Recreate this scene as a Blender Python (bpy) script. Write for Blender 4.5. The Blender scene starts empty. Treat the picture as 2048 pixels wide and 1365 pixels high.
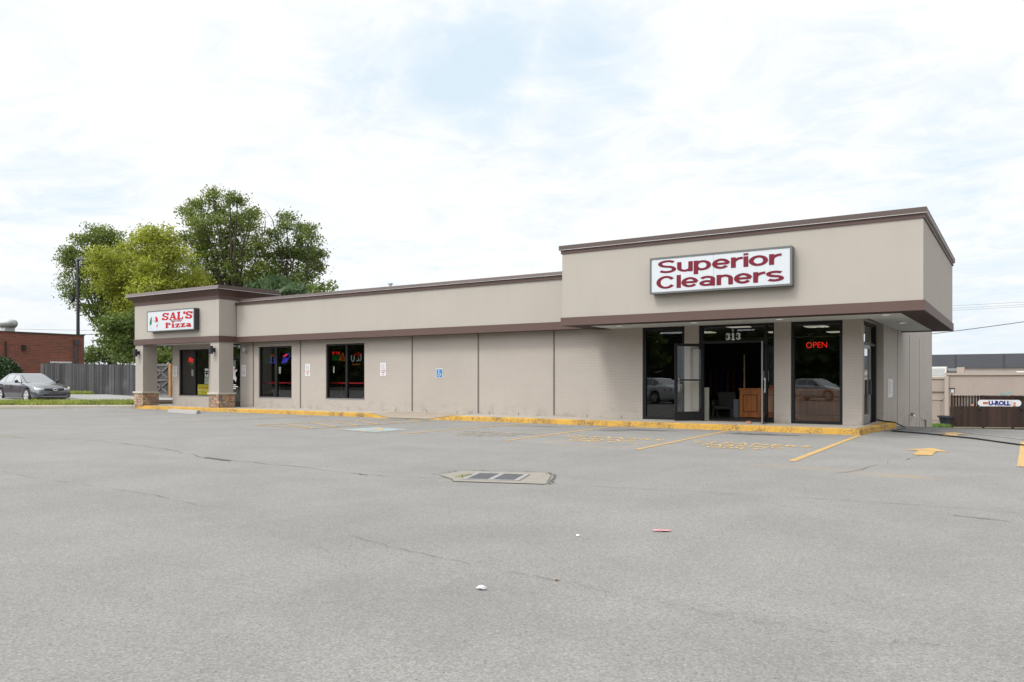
import bpy, bmesh, math, random
import numpy as np
from math import sin, cos, pi, radians, sqrt, atan2
from mathutils import Vector, Matrix
random.seed(7); rng = np.random.default_rng(11)
scn = bpy.context.scene
COL = scn.collection

# ------------------------------------------------------------------ camera frame (metres; X along the shop front, Y to the back)
CAM = Vector((3.47, -22.06, 1.35)); YAW = radians(33.2); FPX = 1554.0
DV = Vector((-sin(YAW), cos(YAW), 0)); RV = Vector((cos(YAW), sin(YAW), 0))
def far(px, py, D):
    """a point of the surroundings, from its bearing, elevation and distance"""
    return CAM + RV * ((px - 1024) / FPX * D) + DV * D + Vector((0, 0, (760 - py) / FPX * D))

# ------------------------------------------------------------------ mesh builder
def wloc(o):
    v = Vector((0, 0, 0))
    while o is not None:
        v += o.location; o = o.parent
    return v
class MB:
    def __init__(s): s.v = []; s.f = []
    def add(s, vs, fs):
        n = len(s.v); s.v += [tuple(p) for p in vs]; s.f += [tuple(i + n for i in f) for f in fs]; return s
    def quad(s, a, b, c, d): return s.add([a, b, c, d], [(0, 1, 2, 3)])
    def poly(s, pts): return s.add(pts, [tuple(range(len(pts)))])
    def box(s, x0, x1, y0, y1, z0, z1):
        v = [(x, y, z) for z in (z0, z1) for y in (y0, y1) for x in (x0, x1)]
        return s.add(v, [(0, 2, 3, 1), (4, 5, 7, 6), (0, 1, 5, 4), (2, 6, 7, 3), (0, 4, 6, 2), (1, 3, 7, 5)])
    def obox(s, c, u, v, w):
        c, u, v, w = map(Vector, (c, u, v, w)); p = [c + a * u + b * v + d * w for d in (-1, 1) for b in (-1, 1) for a in (-1, 1)]
        return s.add(p, [(0, 2, 3, 1), (4, 5, 7, 6), (0, 1, 5, 4), (2, 6, 7, 3), (0, 4, 6, 2), (1, 3, 7, 5)])
    def prism(s, pts, ext):
        ext = Vector(ext); a = [Vector(p) for p in pts]; n = len(a)
        return s.add(a + [p + ext for p in a], [tuple(range(n)), tuple(range(2 * n - 1, n - 1, -1))] + [(i, i + n, (i + 1) % n + n, (i + 1) % n) for i in range(n)])
    def tube(s, pts, r, n=8, cap=True):
        pts = [Vector(p) for p in pts]; rs = r if isinstance(r, (list, tuple)) else [r] * len(pts)
        rings = []; side = None
        for i, p in enumerate(pts):
            t = (pts[min(i + 1, len(pts) - 1)] - pts[max(i - 1, 0)]).normalized()
            if side is None or abs(side.dot(t)) > .95:
                side = t.cross(Vector((0, 0, 1)) if abs(t.z) < .9 else Vector((1, 0, 0))).normalized()
            u = (side - t * side.dot(t)).normalized(); side = u; w = t.cross(u)
            rings.append([p + (u * cos(2 * pi * k / n) + w * sin(2 * pi * k / n)) * rs[i] for k in range(n)])
        fs = [(i * n + k, i * n + (k + 1) % n, (i + 1) * n + (k + 1) % n, (i + 1) * n + k) for i in range(len(pts) - 1) for k in range(n)]
        if cap: fs += [tuple(range(n - 1, -1, -1)), tuple(range((len(pts) - 1) * n, len(pts) * n))]
        return s.add([q for R in rings for q in R], fs)
    def lathe(s, c, prof, n=24, axis='z'):
        c = Vector(c); vs = []
        for r, h in prof:
            for k in range(n):
                a = 2 * pi * k / n
                vs.append(c + (Vector((r * cos(a), r * sin(a), h)) if axis == 'z' else Vector((r * cos(a), h, r * sin(a)))))
        m = len(prof)
        fs = [(i * n + k, i * n + (k + 1) % n, (i + 1) * n + (k + 1) % n, (i + 1) * n + k) for i in range(m - 1) for k in range(n)]
        fs += [tuple(range(n - 1, -1, -1)), tuple(range((m - 1) * n, m * n))]
        return s.add(vs, fs)
    def build(s, name, mat, parent=None, smooth=False, bevel=0):
        off = wloc(parent) if parent is not None else Vector((0, 0, 0))
        me = bpy.data.meshes.new(name)
        me.from_pydata([(p[0] - off.x, p[1] - off.y, p[2] - off.z) for p in s.v], [], s.f)
        if bevel:
            bm = bmesh.new(); bm.from_mesh(me); bmesh.ops.remove_doubles(bm, verts=bm.verts, dist=1e-5)
            bmesh.ops.bevel(bm, geom=list(bm.edges), offset=bevel, segments=2, affect='EDGES', profile=.6, clamp_overlap=True)
            bm.to_mesh(me); bm.free()
        bm = bmesh.new(); bm.from_mesh(me)
        if len(bm.faces) < 60000: bmesh.ops.recalc_face_normals(bm, faces=bm.faces)
        bm.to_mesh(me); bm.free()
        if smooth: me.polygons.foreach_set('use_smooth', [True] * len(me.polygons))
        me.update()
        o = bpy.data.objects.new(name, me); COL.objects.link(o); o.parent = parent
        if mat is not None: me.materials.append(mat)
        return o
def sheet(name, mat, pts, faces=None, parent=None):
    """flat sheet without touching the winding (faces up)"""
    m = MB(); m.add(pts, faces or [tuple(range(len(pts)))]); return m.build(name, mat, parent)
def tag(o, label, cat, group=None):
    o['label'] = label; o['category'] = cat
    if group: o['group'] = group
    return o
def thing(name, label, cat, loc=(0, 0, 0), group=None):
    o = bpy.data.objects.new(name, None); COL.objects.link(o); o.location = loc; o.empty_display_size = .2
    return tag(o, label, cat, group)
def structure(o): o['kind'] = 'structure'; return o
def stuff(o): o['kind'] = 'stuff'; return o

# ------------------------------------------------------------------ materials
class NT:
    def __init__(s, name):
        s.m = bpy.data.materials.new(name); s.m.use_nodes = True; s.t = s.m.node_tree; s.t.nodes.clear()
        s.out = s.n('ShaderNodeOutputMaterial')
    def n(s, ty, **kw):
        x = s.t.nodes.new(ty)
        for k, v in kw.items():
            if k.startswith('_'): setattr(x, k[1:], v)
            else: x.inputs[k.replace('__', ' ')].default_value = v
        return x
    def l(s, a, b): s.t.links.new(a, b)
    def math(s, op, a, b=None, c=None):
        x = s.n('ShaderNodeMath', _operation=op)
        for i, v in enumerate((a, b, c)):
            if v is None: continue
            if hasattr(v, 'is_output'): s.l(v, x.inputs[i])
            else: x.inputs[i].default_value = v
        return x.outputs[0]
    def ramp(s, fac, lo, hi, a=0., b=1., smooth=True):
        x = s.n('ShaderNodeMapRange'); x.interpolation_type = 'SMOOTHSTEP' if smooth else 'LINEAR'
        s.l(fac, x.inputs[0])
        for i, v in zip((1, 2, 3, 4), (lo, hi, a, b)): x.inputs[i].default_value = v
        return x.outputs[0]
    def mix(s, fac, a, b, blend='MIX'):
        x = s.n('ShaderNodeMix', _data_type='RGBA', _blend_type=blend)
        for i, v in ((0, fac), (6, a), (7, b)):
            if hasattr(v, 'is_output'): s.l(v, x.inputs[i])
            else: x.inputs[i].default_value = v if i == 0 else (*v, 1) if len(v) == 3 else v
        return x.outputs[2]
    def coord(s): return s.n('ShaderNodeTexCoord').outputs['Object']
    def noise(s, vec, scale, detail=4, rough=.55, dist=0, scl=None):
        x = s.n('ShaderNodeTexNoise'); x.inputs['Scale'].default_value = scale; x.inputs['Detail'].default_value = detail
        x.inputs['Roughness'].default_value = rough; x.inputs['Distortion'].default_value = dist
        if scl:
            mp = s.n('ShaderNodeMapping'); mp.inputs['Scale'].default_value = scl; s.l(vec, mp.inputs[0]); vec = mp.outputs[0]
        s.l(vec, x.inputs['Vector']); return x.outputs['Fac']
    def bsdf(s, color, rough=.7, metallic=0, normal=None, spec=.5, coat=0):
        b = s.n('ShaderNodeBsdfPrincipled', Metallic=metallic); b.inputs['Specular IOR Level'].default_value = spec
        b.inputs['Coat Weight'].default_value = coat; b.inputs['Coat Roughness'].default_value = .03
        for k, v in (('Base Color', color), ('Roughness', rough)):
            if hasattr(v, 'is_output'): s.l(v, b.inputs[k])
            else: b.inputs[k].default_value = v if k == 'Roughness' else (*v, 1)
        if normal is not None: s.l(normal, b.inputs['Normal'])
        return b
    def bump(s, h, strength=.3, dist=.01):
        x = s.n('ShaderNodeBump', Strength=strength, Distance=dist); s.l(h, x.inputs['Height']); return x.outputs[0]
    def done(s, sh): s.l(sh.outputs[0], s.out.inputs[0]); return s.m
def sc(c, k): return tuple(min(1, x * k) for x in c)
def plain(name, c, rough=.7, var=.12, scale=2.5, bump=.0, bscale=60, metallic=0, spec=.5, coat=0, streak=0):
    t = NT(name); co = t.coord()
    n1 = t.noise(co, scale, 5); col = t.mix(n1, sc(c, 1 - var), sc(c, 1 + var))
    if streak:
        n2 = t.noise(co, 1.0, 4, .6, scl=(3.5, 3.5, .25)); col = t.mix(t.ramp(n2, .45, .75, 0, streak), col, sc(c, .55))
    nm = t.bump(t.noise(co, bscale, 3), bump, .004) if bump else None
    return t.done(t.bsdf(col, rough, metallic, nm, spec, coat))
def emis(name, c, strength):
    t = NT(name); co = t.coord(); col = t.mix(t.noise(co, 9, 2), sc(c, .9), c)
    e = t.n('ShaderNodeEmission', Strength=strength); t.l(col, e.inputs[0]); return t.done(e)
def glassmat(name, tint=(.62, .66, .66), k=1.7):
    t = NT(name); tr = t.n('ShaderNodeBsdfTransparent'); tr.inputs[0].default_value = (*tint, 1)
    gl = t.n('ShaderNodeBsdfGlossy', Roughness=.004); gl.inputs[0].default_value = (.92, .95, .96, 1)
    co = t.coord(); gl_n = t.bump(t.noise(co, .55, 1), .012, .15); t.l(gl_n, gl.inputs['Normal'])
    f = t.n('ShaderNodeFresnel'); gm = t.n('ShaderNodeNewGeometry'); t.l(t.ramp(gm.outputs['Backfacing'], 0, 1, 1.5, 1 / 1.5, False), f.inputs['IOR']); fac = t.math('MINIMUM', t.math('MULTIPLY', f.outputs[0], k), .95)
    mx = t.n('ShaderNodeMixShader'); t.l(fac, mx.inputs[0]); t.l(tr.outputs[0], mx.inputs[1]); t.l(gl.outputs[0], mx.inputs[2])
    return t.done(mx)

def asphalt_mat():
    t = NT('asphalt'); co = t.coord()
    base = (.184, .178, .167)
    big = t.noise(co, .11, 4, .6); mid = t.noise(co, .9, 5, .6); strk = t.noise(co, .35, 4, .6, .4, scl=(.25, 1.6, 1))
    fine = t.noise(co, 65, 3, .75)
    v = t.n('ShaderNodeTexVoronoi'); v.inputs['Scale'].default_value = 85; t.l(co, v.inputs['Vector'])
    v2 = t.n('ShaderNodeTexVoronoi'); v2.inputs['Scale'].default_value = 30; t.l(co, v2.inputs['Vector'])
    col = t.mix(t.ramp(big, .3, .7), sc(base, .93), sc(base, 1.06))
    col = t.mix(t.ramp(mid, .3, .72), col, sc(base, .9), 'MIX') if False else t.mix(.4, col, t.mix(t.ramp(mid, .3, .7), sc(base, .84), sc(base, 1.13)))
    col = t.mix(t.ramp(strk, .52, .8, 0, .2), col, sc(base, .72))
    g = t.n('ShaderNodeSeparateColor'); t.l(v.outputs['Color'], g.inputs[0])
    grain = t.ramp(g.outputs[0], 0, 1, .78, 1.2, False)
    fn = t.ramp(fine, .25, .75, .82, 1.18, False)
    k = t.math('MULTIPLY', grain, fn)
    mul = t.n('ShaderNodeCombineColor'); [t.l(k, mul.inputs[i]) for i in range(3)]
    col = t.mix(1., col, mul.outputs[0], 'MULTIPLY')
    g2 = t.n('ShaderNodeSeparateColor'); t.l(v2.outputs['Color'], g2.inputs[0])
    pit = t.math('MULTIPLY', t.ramp(g2.outputs[1], .93, .95), t.ramp(v2.outputs['Distance'], .18, .30, 1, 0))
    col = t.mix(t.math('MULTIPLY', pit, .65), col, (.06, .06, .06))
    peb = t.math('MULTIPLY', t.ramp(g2.outputs[2], .95, .97), t.ramp(v2.outputs['Distance'], .12, .22, 1, 0))
    col = t.mix(t.math('MULTIPLY', peb, .4), col, (.38, .37, .35))
    # old crack network, faint
    wv = t.n('ShaderNodeTexVoronoi', _feature='DISTANCE_TO_EDGE'); wv.inputs['Scale'].default_value = .28
    wn = t.n('ShaderNodeTexNoise'); wn.inputs['Scale'].default_value = .8; wn.inputs['Detail'].default_value = 7; t.l(co, wn.inputs['Vector'])
    vm = t.n('ShaderNodeVectorMath', _operation='MULTIPLY_ADD'); t.l(wn.outputs['Color'], vm.inputs[0]); vm.inputs[1].default_value = (2.2, 2.2, 0); t.l(co, vm.inputs[2]); t.l(vm.outputs[0], wv.inputs['Vector'])
    ck = t.math('MULTIPLY', t.ramp(wv.outputs['Distance'], .0005, .003, 1, 0), t.ramp(t.noise(co, .25, 3), .54, .66))
    col = t.mix(t.math('MULTIPLY', ck, .35), col, (.07, .07, .066))
    # worn-in dirt and drips at their places on the lot: (x, y, rx, ry, colour, amount)
    spots = [(-1.9, -2.6, 1.1, .35, (.04, .04, .04), .85), (-4.9, -2.7, 1.0, .3, (.04, .04, .04), .8), (-5.6, -3.3, .5, .5, (.05, .05, .05), .6),
             (-8.2, -2.8, 1.0, .3, (.06, .06, .06), .6), (-14, -2.6, .8, .2, (.05, .05, .05), .5), (2.0, -10.0, .55, .2, (.26, .19, .11), .55),
             (.7, -9.6, 1.3, .18, (.24, .19, .12), .35), (1.0, .6, .8, 2.6, (.07, .07, .07), .55), (1.3, 3.6, 1.3, 2.5, (.09, .088, .085), .6), (-1.5, -16.6, 2.2, 1.0, (.1, .1, .098), .12),
             (.5, -18.4, 1.4, .7, (.1, .1, .098), .14), (2.4, -17.9, .9, .5, (.1, .1, .098), .14), (-17, -13.2, .8, .3, (.16, .15, .08), .4)]
    dn = t.noise(co, 2.6, 5, .65)
    for x, y, rx, ry, c, a in spots:
        mp = t.n('ShaderNodeMapping', _vector_type='POINT'); mp.inputs['Scale'].default_value = (1 / rx, 1 / ry, 0); mp.inputs['Location'].default_value = (-x / rx, -y / ry, 0); t.l(co, mp.inputs[0])
        ln = t.n('ShaderNodeVectorMath', _operation='LENGTH'); t.l(mp.outputs[0], ln.inputs[0])
        d = t.math('ADD', ln.outputs['Value'], t.math('MULTIPLY', t.math('SUBTRACT', dn, .5), 2.6))
        col = t.mix(t.ramp(d, .3, 1.25, a, 0), col, c)
    # clay tyre loop
    ring = t.n('ShaderNodeMapping', _vector_type='POINT'); ring.inputs['Scale'].default_value = (1 / 1.0, 1 / .75, 0); ring.inputs['Location'].default_value = (4.1, 7.3 / .75, 0); t.l(co, ring.inputs[0])
    ln = t.n('ShaderNodeVectorMath', _operation='LENGTH'); t.l(ring.outputs[0], ln.inputs[0])
    rr = t.math('ABSOLUTE', t.math('SUBTRACT', ln.outputs['Value'], 1.0))
    col = t.mix(t.math('MULTIPLY', t.ramp(rr, .05, .25, .4, 0), t.ramp(dn, .3, .6)), col, (.25, .2, .13))
    h = t.math('ADD', t.math('MULTIPLY', fine, .6), t.math('MULTIPLY', g.outputs[0], .4))
    return t.done(t.bsdf(col, .88, 0, t.bump(h, .55, .006), .35))

def wall_coord(t):
    co = t.coord(); s = t.n('ShaderNodeSeparateXYZ'); t.l(co, s.inputs[0])
    c = t.n('ShaderNodeCombineXYZ'); t.l(t.math('ADD', s.outputs[0], s.outputs[1]), c.inputs[0]); t.l(s.outputs[2], c.inputs[1])
    return co, c.outputs[0], s
def painted_brick(name, c):
    t = NT(name); co, wc, s = wall_coord(t)
    b = t.n('ShaderNodeTexBrick'); t.l(wc, b.inputs['Vector']); b.inputs['Scale'].default_value = 1
    b.inputs['Brick Width'].default_value = .3; b.inputs['Row Height'].default_value = .085; b.inputs['Mortar Size'].default_value = .007; b.inputs['Mortar Smooth'].default_value = .4; b.inputs['Bias'].default_value = 0
    b.inputs['Color1'].default_value = (*sc(c, .98), 1); b.inputs['Color2'].default_value = (*sc(c, 1.02), 1); b.inputs['Mortar'].default_value = (*sc(c, .87), 1)
    col = t.mix(t.ramp(t.noise(co, .5, 4), .3, .7), b.outputs['Color'], t.mix(.5, b.outputs['Color'], sc(c, .84)))
    col = t.mix(t.math('MULTIPLY', t.ramp(s.outputs[2], -.1, .7, 1, 0), t.ramp(t.noise(co, 3, 5, .65), .45, .75)), col, sc((.3, .26, .2), .55))
    col = t.mix(t.ramp(t.noise(co, 1, 4, .6, scl=(2.5, 2.5, .2)), .55, .8, 0, .3), col, sc(c, .7))
    return t.done(t.bsdf(col, .65, 0, t.bump(t.math('ADD', b.outputs['Fac'], t.math('MULTIPLY', t.noise(co, 40, 3), -.3)), -.3, .004), .4))
def red_brick():
    t = NT('red_brick'); co, wc, s = wall_coord(t)
    b = t.n('ShaderNodeTexBrick'); t.l(wc, b.inputs['Vector']); b.inputs['Scale'].default_value = 1
    b.inputs['Brick Width'].default_value = .42; b.inputs['Row Height'].default_value = .12; b.inputs['Mortar Size'].default_value = .012; b.inputs['Bias'].default_value = -.15
    b.inputs['Color1'].default_value = (.20, .052, .03, 1); b.inputs['Color2'].default_value = (.11, .04, .028, 1); b.inputs['Mortar'].default_value = (.17, .12, .10, 1)
    col = t.mix(t.ramp(t.noise(co, 1.1, 4, .6, scl=(1, 1, 4)), .55, .72, 0, .6), b.outputs['Color'], (.06, .036, .03))
    return t.done(t.bsdf(col, .85, 0, t.bump(b.outputs['Fac'], -.4, .006)))
def stone_mat():
    t = NT('ledge_stone'); co, wc, s = wall_coord(t)
    nz = t.noise(wc, 4, 2); 
    vm = t.n('ShaderNodeVectorMath', _operation='ADD'); cx = t.n('ShaderNodeCombineXYZ'); t.l(t.math('MULTIPLY', nz, .05), cx.inputs[1]); t.l(wc, vm.inputs[0]); t.l(cx.outputs[0], vm.inputs[1])
    b = t.n('ShaderNodeTexBrick'); t.l(vm.outputs[0], b.inputs['Vector']); b.inputs['Scale'].default_value = 1; b.offset = .37; b.squash = .7; b.squash_frequency = 3
    b.inputs['Brick Width'].default_value = .24; b.inputs['Row Height'].default_value = .075; b.inputs['Mortar Size'].default_value = .008; b.inputs['Bias'].default_value = 0
    b.inputs['Color1'].default_value = (.42, .35, .26, 1); b.inputs['Color2'].default_value = (.30, .14, .07, 1); b.inputs['Mortar'].default_value = (.035, .03, .025, 1)
    v = t.noise(co, 7, 2); col = t.mix(t.ramp(v, .45, .62, 0, .8), b.outputs['Color'], (.12, .11, .10))
    col = t.mix(t.ramp(t.noise(co, 5, 1, scl=(1, 1, 3)), .56, .66, 0, .8), col, (.44, .22, .10))
    return t.done(t.bsdf(col, .85, 0, t.bump(t.math('ADD', b.outputs['Fac'], t.math('MULTIPLY', t.noise(co, 18, 4), -.6)), -.9, .03)))
def paint_mat(name, c, under, wear=.5, rough=.7, scale=6):
    """road or kerb paint worn through to what is under it"""
    t = NT(name); co = t.coord(); a = t.noise(co, scale, 6, .7); b = t.noise(co, scale * 7, 3, .6)
    w = t.ramp(t.math('ADD', t.math('MULTIPLY', a, .7), t.math('MULTIPLY', b, .3)), .60 - .25 * wear, .74 - .2 * wear, 0, 1)
    col = t.mix(w, t.mix(t.noise(co, 2, 4), sc(c, .85), sc(c, 1.1)), under)
    return t.done(t.bsdf(col, rough, 0, t.bump(b, .25, .004), .35))
def kerb_paint():
    t = NT('yellow_kerb_paint'); co = t.coord(); a = t.noise(co, 1.3, 6, .7); b = t.noise(co, 22, 4, .65)
    c = (.46, .265, .045)
    col = t.mix(t.noise(co, 1.2, 3), sc(c, .82), sc(c, 1.1))
    w = t.ramp(t.math('ADD', t.math('MULTIPLY', a, .55), t.math('MULTIPLY', b, .45)), .465, .59)
    col = t.mix(t.math('MULTIPLY', w, .85), col, (.12, .085, .05))
    col = t.mix(t.ramp(t.noise(co, 60, 2), .6, .75, 0, .35), col, (.3, .22, .12))
    return t.done(t.bsdf(col, .75, 0, t.bump(b, .4, .01), .3))
def board_mat(name, c, w=.14, var=.45, axis=0):
    t = NT(name); co = t.coord(); s = t.n('ShaderNodeSeparateXYZ'); t.l(co, s.inputs[0])
    fl = t.math('FLOOR', t.math('DIVIDE', t.math('ADD', s.outputs[axis], 100.), w)); wn = t.n('ShaderNodeTexWhiteNoise', _noise_dimensions='1D'); t.l(fl, wn.inputs['W'])
    col = t.mix(wn.outputs['Value'], sc(c, 1 - var), sc(c, 1 + var))
    gr = t.noise(co, 6, 5, .65, scl=(9, 9, .5)); col = t.mix(t.ramp(gr, .4, .75, 0, .6), col, sc(c, .4))
    col = t.mix(t.ramp(t.noise(co, .9, 3), .5, .8, 0, .4), col, sc((.3, .3, .28), c[0] / .2 + .2))
    return t.done(t.bsdf(col, .85, 0, t.bump(gr, .4, .004), .3))
def wood_mat(name, c, rough=.45):
    t = NT(name); co = t.coord(); g = t.noise(co, 3, 5, .6, .6, scl=(6, 6, .7)); col = t.mix(t.ramp(g, .3, .7), sc(c, .72), sc(c, 1.2)); return t.done(t.bsdf(col, rough))
def leaf_mat(name, c, c2, trans=.35):
    t = NT(name); g = t.n('ShaderNodeNewGeometry'); co = t.coord()
    col = t.mix(g.outputs['Random Per Island'], c, c2); col = t.mix(t.ramp(t.noise(co, .9, 3), .36, .66), sc2(t, col, .52), col)  # noise darkens the leaf colour in patches, painting in clump shading
    b = t.bsdf(col, .55, 0, None, .35); tl = t.n('ShaderNodeBsdfTranslucent'); t.l(t.mix(.5, col, (c[0] * 1.5, c[1] * 1.6, c[2])), tl.inputs[0])
    mx = t.n('ShaderNodeMixShader'); mx.inputs[0].default_value = trans; t.l(b.outputs[0], mx.inputs[1]); t.l(tl.outputs[0], mx.inputs[2]); return t.done(mx)
def sc2(t, col, k): return t.mix(1., col, (k, k, k), 'MULTIPLY')

M = {}
M['asphalt'] = asphalt_mat()
M['crack'] = plain('crack_tar', (.07, .068, .064), .9, .3)
M['stucco'] = plain('beige_stucco', (.325, .296, .262), .9, .06, .8, .35, 120, streak=.05)
M['pbrick'] = painted_brick('painted_brick', (.345, .308, .272))
M['cream'] = plain('portico_stucco', (.31, .28, .248), .9, .05, .8, .3, 120, streak=.05)
M['brown'] = plain('brown_trim_paint', (.073, .039, .031), .6, .10, 1.2, .1, 60, streak=.12)
M['brown2'] = plain('brown_metal_coping', (.060, .038, .032), .5, .12, 1.5, streak=.1)
M['under'] = plain('dark_brown_soffit_edge', (.035, .015, .014), .8, .1)
M['drip'] = plain('bare_metal_edge', (.40, .38, .37), .4, .3, metallic=.3)
M['soffit'] = plain('white_soffit_panel', (.52, .54, .51), .8, .04)
M['conc'] = plain('concrete', (.30, .272, .235), .9, .16, 2.2, .5, 80, streak=0)
M['ramp'] = plain('ramp_concrete', (.25, .213, .165), .9, .15, 2.0, .5, 80)
M['kerbc'] = plain('concrete_kerb', (.29, .262, .222), .9, .14, 2.0, .5, 60)
M['kerby'] = kerb_paint()
M['line'] = paint_mat('yellow_line_paint', (.46, .28, .075), (.22, .2, .165), .6)
M['faint'] = paint_mat('worn_yellow_line_paint', (.42, .29, .12), (.20, .19, .175), .85)
M['stencil'] = paint_mat('worn_stencil_paint', (.62, .38, .10), (.24, .22, .18), .5)
M['blue'] = paint_mat('worn_blue_paint', (.22, .31, .35), (.22, .2, .18), .6)
M['wline'] = paint_mat('dusty_pale_seam', (.36, .35, .32), (.2, .19, .18), .6)
M['frame'] = plain('dark_bronze_aluminium', (.008, .0075, .008), .5, .2, spec=.25)
M['sill'] = plain('grey_aluminium', (.16, .16, .165), .4, .15)
M['silver'] = plain('silver_aluminium', (.5, .5, .5), .35, .1, metallic=.4)
M['glass'] = glassmat('window_glass'); M['dglass'] = glassmat('door_glass', (.80, .82, .82), 1.7)
M['stone'] = stone_mat(); M['cap'] = plain('cast_stone_cap', (.40, .37, .32), .85, .1, 4, .3)
M['signframe'] = plain('sign_cabinet_grey', (.095, .10, .098), .45, .12); M['signdark'] = plain('sign_cabinet_side', (.03, .03, .031), .5, .12)
M['signface'] = plain('white_sign_face', (.45, .475, .50), .35, .02)
M['maroon'] = plain('maroon_letter', (.13, .009, .022), .6, .08, spec=.2); M['red'] = plain('red_letter', (.36, .007, .014), .6, .06, spec=.2); M['dkred'] = plain('dark_red_print', (.30, .02, .03), .5, .1)
M['rose'] = plain('small_red_print', (.20, .03, .035), .5, .1)
M['green'] = plain('green_print', (.012, .10, .05), .5, .08); M['ink'] = plain('dark_print', (.03, .03, .035), .6, .1); M['grey_ink'] = plain('grey_print', (.22, .2, .2), .6, .1)
M['white'] = plain('white_panel', (.56, .56, .57), .5, .03); M['bluesign'] = plain('blue_sign_panel', (.03, .16, .36), .5, .08)
M['paper'] = plain('paper_notice', (.50, .48, .43), .8, .06); M['yellow'] = plain('yellow_poster', (.62, .50, .02), .6, .06)
M['black'] = plain('black_metal', (.012, .013, .018), .45, .2); M['pipe'] = plain('grey_paint', (.115, .095, .085), .6, .15)
M['nred'] = emis('red_neon', (1, .02, .012), 1.6); M['ngreen'] = emis('green_neon', (.05, .9, .12), .35); M['nblue'] = emis('blue_neon', (.12, .10, 1), .65)
M['ndred'] = emis('dim_red_neon', (.6, .03, .02), .2); M['norange'] = emis('orange_neon', (1, .32, .03), .25); M['npale'] = emis('pale_neon', (.75, .85, .8), .2); M['ndgreen'] = emis('dim_green_neon', (.05, .55, .15), .28)
M['troffer'] = emis('ceiling_light_panel', (1, .93, .75), .55); M['lampglow'] = emis('downlight_lens', (1, .97, .9), .9)
M['orange'] = wood_mat('orange_oak', (.50, .15, .02)); M['orange_d'] = wood_mat('orange_oak_groove', (.15, .045, .01))
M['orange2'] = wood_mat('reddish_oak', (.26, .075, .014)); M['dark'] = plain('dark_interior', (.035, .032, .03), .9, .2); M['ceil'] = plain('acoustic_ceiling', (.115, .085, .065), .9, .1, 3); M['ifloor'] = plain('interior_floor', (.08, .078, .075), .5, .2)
M['booth'] = plain('red_vinyl', (.55, .012, .022), .35, .1); M['brownwood'] = wood_mat('brown_wood', (.14, .06, .025))
M['redbrick'] = red_brick(); M['grey_metal'] = plain('galvanised_metal', (.42, .43, .43), .35, .12, metallic=.6); M['offw'] = plain('offwhite_trim', (.5, .49, .46), .6, .08)
M['fence'] = board_mat('weathered_boards', (.055, .053, .056), .15, .5, 0); M['gatewood'] = wood_mat('grey_gate_brace', (.105, .097, .09), .85); M['postwood'] = wood_mat('new_wood_post', (.30, .15, .045), .8)
M['bfence'] = board_mat('brown_stained_boards', (.034, .019, .014), .15, .35, 0)
M['tan'] = painted_brick('tan_block_wall', (.27, .222, .195)); M['tan2'] = plain('tan_door_paint', (.24, .20, .17), .8, .06); M['tanl'] = plain('tan_trim', (.28, .235, .20), .8, .06)
M['slate'] = plain('dark_slate_metal_wall', (.038, .041, .05), .6, .12, .8, streak=.15); M['slate2'] = plain('panel_joint', (.022, .023, .028), .6, .1)
M['bark'] = plain('bark', (.05, .04, .03), .9, .3, 6, .6, 25)
M['dirt'] = plain('dry_ground', (.12, .11, .06), .95, .25, .6, .4, 12)
M['pave'] = plain('pale_pavement', (.235, .232, .225), .9, .1, .7, .3, 60)
M['leafA'] = leaf_mat('yellow_green_leaf', (.26, .30, .035), (.40, .41, .055)); M['leafD'] = leaf_mat('deep_green_leaf', (.10, .145, .035), (.17, .225, .05)); M['leafB'] = leaf_mat('mid_green_leaf', (.14, .185, .04), (.22, .265, .06))
M['leafC'] = leaf_mat('dull_green_leaf', (.115, .16, .04), (.18, .23, .055)); M['leafS'] = leaf_mat('sumac_leaf', (.07, .12, .055), (.12, .175, .08)); M['leafL'] = leaf_mat('light_green_leaf', (.15, .21, .07), (.22, .28, .10)); M['leafL2'] = leaf_mat('olive_green_leaf', (.13, .175, .035), (.21, .26, .05)); M['leafK'] = leaf_mat('hedge_leaf', (.03, .065, .025), (.065, .11, .04), .2)
M['grass'] = leaf_mat('grass_blade', (.24, .31, .045), (.40, .40, .11), .3)
M['carp'] = plain('charcoal_car_paint', (.072, .077, .092), .28, .03, 3, metallic=.55, coat=1); M['carw'] = plain('white_car_paint', (.72, .73, .74), .3, .02, coat=1); M['carr'] = plain('red_car_paint', (.28, .02, .022), .3, .03, coat=1)
M['carglass'] = plain('car_window_glass', (.10, .11, .115), .03, .05, spec=1.0, coat=1); M['tyre'] = plain('tyre_rubber', (.018, .018, .018), .85, .2); M['rim'] = plain('alloy_rim', (.55, .56, .57), .3, .05, metallic=.5)
M['lamp'] = plain('clear_lamp_lens', (.62, .64, .66), .08, .1, 20, spec=.9, coat=1); M['tail'] = plain('red_tail_lens', (.35, .01, .012), .15, .05, coat=1); M['amber'] = plain('amber_lens', (.55, .25, .10), .15, .05, coat=1); M['chrome'] = plain('chrome', (.75, .76, .77), .15, .05, metallic=.9); M['trim'] = plain('black_car_trim', (.012, .012, .013), .5, .1)
M['bin'] = plain('navy_plastic', (.014, .017, .028), .5, .15); M['litter_w'] = plain('crumpled_paper', (.72, .71, .74), .8, .05); M['litter_r'] = plain('red_print_wrapper', (.42, .20, .22), .6, .5, 40)
M['wicker'] = plain('white_wicker', (.035, .033, .03), .8, .15, 30); M['cloth1'] = plain('dark_red_cloth', (.06, .012, .012), .9, .2); M['cloth2'] = plain('navy_cloth', (.012, .014, .045), .9, .2); M['cloth3'] = plain('tan_cloth', (.06, .045, .03), .9, .2)
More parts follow.
